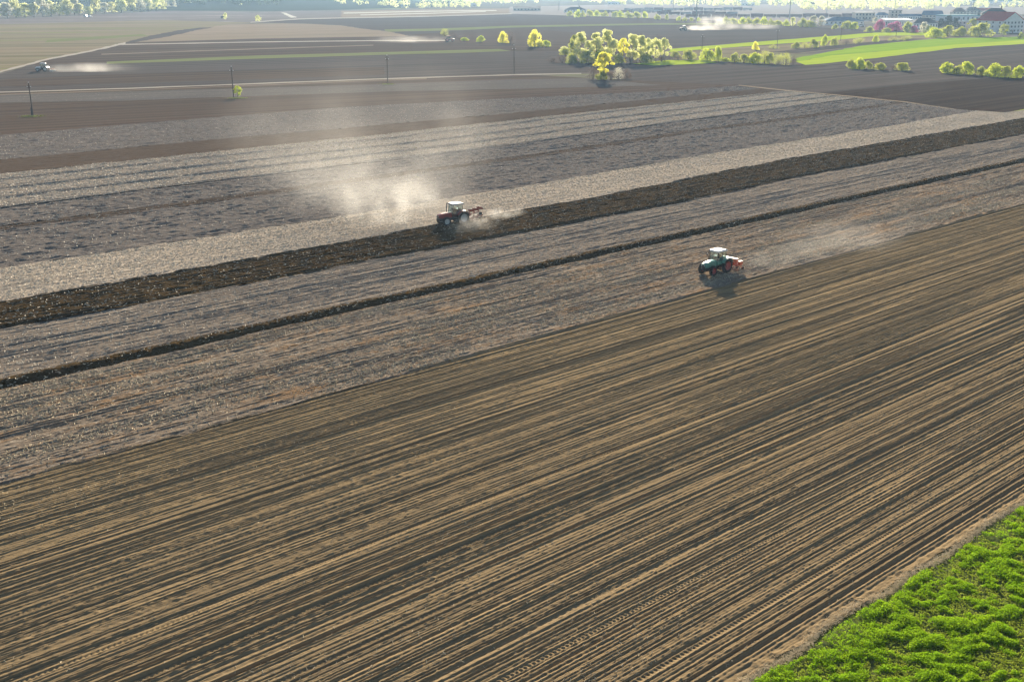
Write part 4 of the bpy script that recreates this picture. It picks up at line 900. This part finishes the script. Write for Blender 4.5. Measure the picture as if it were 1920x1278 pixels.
def building(label, px0, px1, base, top, eave, roof, wm, rm, rows=1, cols=5, depth=None, yaw=0.0, name='house', cat='house', chimney=False, side=False, arch=None, group=None):
    """front wall spans px0..px1 at its foot; eave and top are pixel heights"""
    pc = (px0 + px1) / 2; s_ = pxm(pc, base); x, y = at(pc, base, GZ); W = (px1 - px0) / s_; HE = (base - eave) / s_; HT = (base - top) / s_
    D = depth or W * .6
    t = thing(name, label, cat, (x, y, GZ), yaw, group)
    b = MB(); b.box(-W / 2, 0, -.5, W / 2, D, HE)
    if roof == 'gablefront': b.loft([[(-W / 2, 0, HE + .004), (W / 2, 0, HE + .004), (0, 0, HT - .05)], [(-W / 2, D, HE + .004), (W / 2, D, HE + .004), (0, D, HT - .05)]])
    b.build('wall', wm, t)
    b = MB(); o = .5
    if roof == 'hip':
        k = min(W, D) * .48; z = HE + .01
        b.add([(-W / 2 - o, -o, z), (W / 2 + o, -o, z), (W / 2 + o, D + o, z), (-W / 2 - o, D + o, z), (-W / 2 + k, D / 2, HT), (W / 2 - k, D / 2, HT)], [(0, 1, 5, 4), (1, 2, 5), (2, 3, 4, 5), (3, 0, 4), (3, 2, 1, 0)])
    elif roof == 'gable': b.loft([[(xx, -o, HE), (xx, D / 2, HT), (xx, D + o, HE), (xx, D / 2, HE + .05)] for xx in (-W / 2 - o, W / 2 + o)])
    elif roof == 'gablefront':
        q = .35
        b.loft([[(-W / 2 - o, yy, HE - .2), (0, yy, HT), (W / 2 + o, yy, HE - .2), (W / 2 + o, yy, HE - .2 + q), (0, yy, HT + q), (-W / 2 - o, yy, HE - .2 + q)] for yy in (-.5, D + .5)])
    elif roof == 'mono': b.loft([[(xx, -o, HE + .01), (xx, D + o, HT), (xx, D + o, HT + .25), (xx, -o, HE + .26)] for xx in (-W / 2 - o, W / 2 + o)])
    else: b.box(-W / 2 - .2, -.2, HE + .003, W / 2 + .2, D + .2, max(HT, HE + .3))
    r = b.build('roof', rm, t)
    if chimney:
        c = MB(); c.box(W * .18, D * .4, HE, W * .18 + .9, D * .4 + .9, HT + 1.6); c.build('chimney', M_brr, r)
    ww, fl = W / cols * .42, HE / rows
    for i in range(rows):
        for j in range(cols):
            w = link(bpy.data.objects.new('window', win_mesh(min(ww, 1.7), fl * .48)), t); w.location = (-W / 2 + W * (j + .5) / cols, 0, fl * i + fl * .30)
    if side:
        for i in range(rows):
            for j in range(4):
                w = link(bpy.data.objects.new('window', win_mesh(1.4, fl * .48)), t); w.location = (-W / 2, D * (j + .5) / 4, fl * i + fl * .30); w.rotation_euler = (0, 0, math.pi / 2)
    d = MB(); d.box(-.6, -.05, -.2, .6, .05, 2.2); dd = d.build('door', M_door, t); dd.location = (-W / 2 + W * (cols // 2 + .0) / cols + .0, 0, 0)
    return t
building('long white station house with a dark hipped roof beyond the yard', 1058, 1100, 24, 14, 19, 'hip', M_wht, M_slate, 1, 8, name='station_house', chimney=True)
building('low dark warehouse at the left end of the railway yard', 962, 1014, 21, 13, 16, 'gable', M_beige, M_slate, 1, 8, name='warehouse', cat='warehouse')
building('long low white house with a blue roof by the brown field', 1546, 1620, 47.5, 33, 40, 'hip', M_wht, M_blue, 1, 9, name='long_house')
building('cream block with a flat roof behind the blue-roofed house', 1603, 1640, 38, 24, 25, 'flat', M_cream, M_beige, 2, 6, name='apartment_block', cat='building')
building('low house with a deep blue roof beside the cream block', 1641, 1668, 35, 24, 29, 'hip', M_wht, M_blue, 1, 5)
building('narrow beige tower block left of the white hall', 1669, 1690, 37, 20, 21, 'flat', M_beige, M_slate, 3, 3, name='apartment_block', cat='building')
building('long white hall with a pale roof behind the magenta trees', 1659, 1712, 51, 36, 39, 'mono', M_wht, M_lite, 1, 12, name='white_hall', cat='hall')
building('white row house with a line of windows left of the teal hall', 1690, 1728, 38, 27, 31, 'gable', M_wht, M_blue, 1, 9, name='row_house')
building('white house under a wide dark roof, behind the white blossom', 1712, 1758, 54, 35, 44, 'hip', M_wht, M_slate, 1, 9)
building('blue-grey house with a sheet roof left of the conifer', 1734, 1768, 38, 21, 29, 'gable', M_beige, M_blue, 2, 5)
building('long hall with a teal roof edge right of the dark conifer', 1768, 1836, 40, 29, 31, 'flat', M_lite, M_teal, 1, 8, name='teal_hall', cat='hall')
building('house with a dark brown hipped roof above the teal hall', 1786, 1812, 31, 16, 23, 'hip', M_cream, M_brr, 2, 4)
building('house with a slate hipped roof at the left of the beige house roof', 1811, 1838, 29, 14, 21, 'hip', M_cream, M_slate, 2, 4)
building('house with a reddish roof half hidden behind the big beige house', 1832, 1862, 29, 16, 21, 'gable', M_cream, M_redr, 2, 4)
building('small pinkish box-shaped house between the conifer and golden tree', 1796, 1811, 53, 40, 41, 'flat', M_pink, M_lite, 2, 2)
building('big beige four-storey house with a dark hipped roof', 1838, 1887, 60, 17, 27, 'hip', M_beige, M_slate, 4, 5, depth=14, yaw=math.radians(-20), name='apartment_house', side=True, chimney=True)
building('white building with a red gabled roof at the right edge', 1872, 1925, 62, 25, 40, 'gablefront', M_wht, M_redr, 3, 6, depth=26, yaw=math.radians(24), name='red_roofed_building', cat='building', side=True)
far_b = [(1500, 1530, 12, 4, 8, 'hip', M_slate), (1650, 1672, 9, 2, 5, 'gable', M_redr), (1700, 1722, 8, 1, 4, 'flat', M_lite), (1742, 1770, 7, -1, 3, 'hip', M_blue), (1785, 1802, 6, -2, 2, 'gable', M_lite), (1830, 1862, 7, -1, 3, 'flat', M_slate), (1880, 1915, 7, -3, 2, 'gable', M_blue),
         (790, 806, 14, 8, 11, 'gable', M_slate), (752, 766, 15, 9, 12, 'gable', M_blue), (880, 900, 12, 6, 9, 'flat', M_lite), (1140, 1165, 9, 4, 6, 'gable', M_lite), (1390, 1415, 11, 5, 8, 'flat', M_lite)]
for i, (a, b_, base, tp, ev, rf, rm) in enumerate(far_b):
    building(f'{ORD[i]} hazy little building from the left among the far trees' if 0 else ['hazy slate-roofed house in the far woods above the blue-roofed house', 'hazy red-roofed house high above the white hall', 'hazy flat pale block above the row house', 'hazy blue-roofed house above the blue-grey house', 'hazy pale gabled house above the teal hall', 'hazy dark flat block above the reddish roof', 'hazy blue gabled house above the white red-roofed building',
        'dark-roofed farmhouse in the hazy trees, top centre left', 'small blue-roofed barn left of the dark-roofed farmhouse', 'pale flat shed right of the dark-roofed farmhouse', 'pale gabled shed beyond the station house', 'pale flat shed beyond the tall bright dust cloud'][i], a, b_, base, tp, ev, rf, M_wht, rm, 1, 4, name='distant_house')
# freight wagons
M_wbr = plain('brown_wagon_paint', (.13, .065, .05), .7, var=.2, sc=.4)
M_wgr = plain('grey_wagon_paint', (.30, .30, .31), .6, var=.2, sc=.4)
M_wpu = plain('violet_brown_wagon_paint', (.16, .085, .085), .7, var=.2, sc=.4)
def wagon(mat, kind):
    t = thing('freight_wagon', 'wagon', 'wagon', (0, 0, 0))
    L, W, H_ = 13.4, 2.9, 2.3 if kind else 2.9
    b = MB(); b.box(-L / 2, -W / 2, 1.2, L / 2, -W / 2 + .12, 1.2 + H_); b.box(-L / 2, W / 2 - .12, 1.2, L / 2, W / 2, 1.2 + H_); b.box(-L / 2 + .002, -W / 2 + .12, 1.2, -L / 2 + .12, W / 2 - .12, 1.2 + H_); b.box(L / 2 - .12, -W / 2 + .12, 1.2, L / 2 - .002, W / 2 - .12, 1.2 + H_); b.box(-L / 2 + .12, -W / 2 + .12, 1.2, L / 2 - .12, W / 2 - .12, 1.35)
    for k in range(11):
        x = -L / 2 + .1 + k * (L - .2) / 10
        for yy in (-W / 2 - .08, W / 2 + .004): b.box(x - .06, yy, 1.25, x + .06, yy + .076, 1.15 + H_)
    if kind == 0: b.loft([[(-L / 2 - .1, -W / 2 - .1, 1.204 + H_), (-L / 2 - .1, 0, 1.6 + H_), (-L / 2 - .1, W / 2 + .1, 1.204 + H_)], [(L / 2 + .1, -W / 2 - .1, 1.204 + H_), (L / 2 + .1, 0, 1.6 + H_), (L / 2 + .1, W / 2 + .1, 1.204 + H_)]])
    b.build('body', mat, t)
    b = MB(); b.box(-L / 2 - .4, -1.1, .95, L / 2 + .4, 1.1, 1.19); b.build('underframe', M_dark, t)
    for x in (-L * .34, L * .34):
        b = MB(); b.box(x - 1.3, -1.0, .45, x + 1.3, 1.0, .75)
        for dx in (-.9, .9):
            for yy in (-.8, .8): b.lathe_y([(-.06, .001), (-.06, .46), (.06, .46), (.06, .001)], 14, (x + dx, yy, .46))
        b.build('bogie', M_dark, t)
    return t
protos = [wagon(M_wbr, 1), wagon(M_wpu, 0), wagon(M_wgr, 1), wagon(M_wgr, 0)]
first = [True] * 4
def train(x0, y0, x1, y1, seq, lab, grp):
    a = Vector((*at(x0, y0, GZ), GZ + .1)); b = Vector((*at(x1, y1, GZ), GZ + .1)); d = (b - a); n = int(d.length / 14.6); ang = math.atan2(d.y, d.x); d.normalize()
    for i in range(n):
        k = seq[i % len(seq)]; p = a + d * (14.6 * i + 7)
        lb = f'{ORD[i]} wagon from the left in {lab}'
        if first[k]:
            first[k] = False; o = protos[k]; o.location = p; o.rotation_euler = (0, 0, ang); o['label'] = lb; o['group'] = grp
        else: dup(protos[k], p, ang, lb, grp)
train(1285, 33.5, 1606, 33.5, (0, 0, 1, 1, 0, 1, 0), 'the nearest brown freight train, behind the yard hedge', 'nearest brown freight train')
train(1232, 28.5, 1400, 28.0, (1, 0, 2, 1), 'the short brown train behind the nearest one', 'short brown freight train')
train(1105, 25, 1260, 24, (2, 3, 2, 0), 'the pale train right of the station house', 'pale freight train')
train(1170, 20.5, 1420, 20, (2, 2, 3, 1), 'the farthest pale train across the yard', 'farthest pale freight train')
# yard lighting masts
M_mast = plain('galvanised_mast', (.22, .22, .23), .5, metal=.4)
for px, py, w, lb in ((1085, 22, 1, 'tall thin mast beside the station house'), (1048, 20, 1, 'tall mast left of the station house'), (1262, 24, 1, 'tall mast above the short brown train'), (1305, 44.5, 1.5, 'tall mast at the field edge left of the bright dust'), (1480, 37, 1.3, 'tall mast over the nearest freight train'), (1550, 25, 1, 'tall mast behind the blue-roofed house'), (1677, 22, 1, 'tall mast behind the beige tower block'), (1823, 33, 1.4, 'tall mast above the teal hall'),
                      (843, 9, 1, 'thin mast in the hazy trees, top centre left'), (943, 12, 1, 'thin mast left of the warehouse')):
    x, y = at(px, py, GZ); t = thing('light_mast', lb, 'mast', (x, y, GZ), 0, 'tall yard masts'); h = 34.0
    b = MB(); b.tube([(0, 0, -.5), (0, 0, h * .5), (0, 0, h)], [.42 * w, .34 * w, .22 * w], 8); b.build('mast', M_mast, t)
    b = MB(); b.box(-1.6, -.15, h, 1.6, .15, h + .25)
    b.build('crossbar', M_mast, t)
    for k in range(4):
        q = MB(); q.box(-1.45 + k * .85, -.45, h + .26, -.95 + k * .85, .1, h + .72); q.build('floodlight', M_lamp, t)
# parked vehicles
def car(label, px, py, rz, mat, van=False, sc=1.0):
    x, y = at(px, py, GZ + .06); t = thing('parked_van' if van else 'parked_car', label, 'van' if van else 'car', (x, y, GZ + .06), rz, scale=sc)
    H_ = 1.9 if van else 1.42
    b = MB(); b.prism_y([(-2.1, .35), (2.1, .35), (2.12, .75), (1.2, .95), (.6, H_ * .98), (-1.5 if not van else -2.0, H_), (-2.1, .95)], -.85, .85); b.build('body', mat, t, .05)
    b = MB(); b.prism_y([(1.02, .98), (.55, H_ * .93), (-1.4, H_ * .93), (-1.8, 1.0)], -.862, .862); b.build('window', M_pane, t)
    for xx in (-1.3, 1.3):
        for yy in (-.8, .8):
            b = MB(); b.lathe_y([(-.1, .001), (-.1, .2), (-.1, .32), (.1, .32), (.1, .2), (.1, .001)], 16, (xx, yy, .32)); b.build('wheel', M_rubber, t)
car('left of two white cars parked below the wooded edge', 161, 32.5, .1, M_white_p, True, 1.3)
car('right of two white cars parked below the wooded edge', 168.5, 32.7, .1, M_white_p, False, 1.2)
car('small dark vehicle beside the small pale far tree', 419, 35, .2, M_dark, True, 1.4)
car('pale van parked at the end of the blue-roofed house', 1614, 50.5, .3, M_white_p, True, 1.4)

# ------------------------------------------------------------------ dust and haze
def dust(name, label, loc, size, dens, seed, rz=0.0, colr=(.97, .95, .91), sc=3.0, lo=.38, hi=.75, tail=0.0, aniso=.35):
    """dust cloud: closed hull, density falls off from the core and is torn by noise"""
    bm_o = bpy.data.meshes.new(name); me = MB(); n = 24; rings = []
    for i in range(13):
        a = -math.pi / 2 + math.pi * i / 12; rings.append([(math.cos(a) * math.cos(q) + 1e-4 * math.cos(q), math.cos(a) * math.sin(q) + 1e-4 * math.sin(q), math.sin(a)) for q in (2 * math.pi * k / n for k in range(n))])
    me.loft(rings); bm_o.from_pydata(me.v, [], me.f); bm_o.update()
    m = bpy.data.materials.new(name); m.use_nodes = True; nt = m.node_tree; nt.nodes.remove(nt.nodes['Principled BSDF'])
    tc = nd(nt, 'ShaderNodeTexCoord').outputs['Object']
    mp = nd(nt, 'ShaderNodeMapping'); big = max(size); mp.inputs['Scale'].default_value = tuple(sc * q / big for q in size); mp.inputs['Location'].default_value = (seed * 3.7, seed * 1.3, seed); nt.links.new(tc, mp.inputs[0])
    nf = noise(nt, mp.outputs[0], 1.0, 4, .55)
    ln = nd(nt, 'ShaderNodeVectorMath', operation='LENGTH'); nt.links.new(tc, ln.inputs[0])
    fall = nd(nt, 'ShaderNodeMapRange'); fall.inputs[1].default_value = 1.0; fall.inputs[2].default_value = .15; fall.inputs[3].default_value = 0; fall.inputs[4].default_value = 1; fall.interpolation_type = 'SMOOTHSTEP'; nt.links.new(ln.outputs['Value'], fall.inputs[0])
    nr = nd(nt, 'ShaderNodeMapRange'); nr.inputs[1].default_value = lo; nr.inputs[2].default_value = hi; nr.interpolation_type = 'SMOOTHSTEP'; nt.links.new(nf, nr.inputs[0])
    mu = nd(nt, 'ShaderNodeMath', operation='MULTIPLY'); nt.links.new(fall.outputs[0], mu.inputs[0]); nt.links.new(nr.outputs[0], mu.inputs[1])
    m2 = nd(nt, 'ShaderNodeMath', operation='MULTIPLY'); m2.inputs[1].default_value = dens; nt.links.new(mu.outputs[0], m2.inputs[0]); dout = m2.outputs[0]
    if tail:
        sx = nd(nt, 'ShaderNodeSeparateXYZ'); nt.links.new(tc, sx.inputs[0])
        tr = nd(nt, 'ShaderNodeMapRange'); tr.inputs[1].default_value = 1.0; tr.inputs[2].default_value = -1.0; tr.inputs[3].default_value = 1.0 - tail; tr.inputs[4].default_value = 1.0 + tail; nt.links.new(sx.outputs[0], tr.inputs[0])
        m3 = nd(nt, 'ShaderNodeMath', operation='MULTIPLY'); nt.links.new(dout, m3.inputs[0]); nt.links.new(tr.outputs[0], m3.inputs[1]); dout = m3.outputs[0]
    pv = nd(nt, 'ShaderNodeVolumePrincipled'); pv.inputs['Color'].default_value = rgba(colr); pv.inputs['Anisotropy'].default_value = aniso; nt.links.new(dout, pv.inputs['Density'])
    nt.links.new(pv.outputs[0], nt.nodes['Material Output'].inputs['Volume'])
    bm_o.materials.append(m)
    o = obj_from(name, bm_o, 'stuff'); o.location = loc; o.scale = size; o.rotation_euler = (0, 0, rz); o['label'] = label; o['category'] = 'dust'
    return o
def dat(px, py, z): x, y = at(px, py, 0); return (x, y, z)
PERP = math.atan2(RC, RS)                                  # row heading in the xy plane
dust('dust_cloud', 'dense dust puff drifting off the red tractor', dat(765, 418, 2.6), (12, 8, 4.8), .060, 1, .2, sc=4.5)
dust('dust_cloud', 'wide dust cloud left of the red tractor', dat(700, 402, 4.0), (15, 16, 8.0), .030, 2, .2)
dust('dust_cloud', 'thin dust veil rising behind the red tractor', dat(690, 360, 9.0), (30, 36, 16), .0085, 3, .1, sc=2.6, lo=.40)
dust('dust_cloud', 'low dust streak trailing the raised plough', dat(925, 412, .6), (8, 2.2, 1.3), .20, 4, PERP)
dust('dust_cloud', 'low dust puff before the red tractor wheels', dat(890, 432, .7), (6, 4, 1.6), .07, 5, PERP)
dust('dust_cloud', 'dust trail of the green tractor over the straw', dat(1480, 493, .8), (16, 4, 2.0), .024, 6, PERP, tail=.6)
dust('dust_cloud', 'faint dust trailing far behind the green tractor', dat(1610, 462, 1.6), (24, 7, 3.2), .013, 7, PERP)
dust('dust_cloud', 'long low dust trail of the white tractor', dat(172, 133.5, 1.0), (24, 4, 3.0), .085, 8, 0, tail=.8, lo=.15, hi=.7)
dust('dust_cloud', 'low dust trail of the distant red tractor', dat(765, 79, 1.4), (34, 6, 3.4), .03, 9, 0, tail=-.8, lo=.15, hi=.7)
dust('dust_cloud', 'tall bright dust cloud behind the white-roofed tractor', dat(1345, 56, 4.5), (26, 12, 9.5), .055, 10, .05, tail=.3, sc=4)
dust('dust_cloud', 'low bright dust behind the white-roofed tractor', dat(1312, 57, 1.6), (17, 5, 3.0), .13, 11, .05, tail=.5, lo=.2)
dust('dust_cloud', 'fading dust trail at the end of the tall cloud', dat(1410, 55, 2.0), (30, 8, 3.5), .04, 12, .05, lo=.2)

HAZE = .00009
hz = MB(); hz.box(-7100, -700, GZ - 1.2, 7100, 9100, 135.0)
hm_ = bpy.data.meshes.new('haze'); hm_.from_pydata(hz.v, [], hz.f); hm_.update()
m = bpy.data.materials.new('haze'); m.use_nodes = True; nt = m.node_tree; nt.nodes.remove(nt.nodes['Principled BSDF'])
pv = nd(nt, 'ShaderNodeVolumePrincipled'); pv.inputs['Color'].default_value = (.46, .70, 1.0, 1); pv.inputs['Density'].default_value = HAZE; pv.inputs['Anisotropy'].default_value = .35
nt.links.new(pv.outputs[0], nt.nodes['Material Output'].inputs['Volume']); hm_.materials.append(m)
obj_from('haze', hm_, 'stuff')
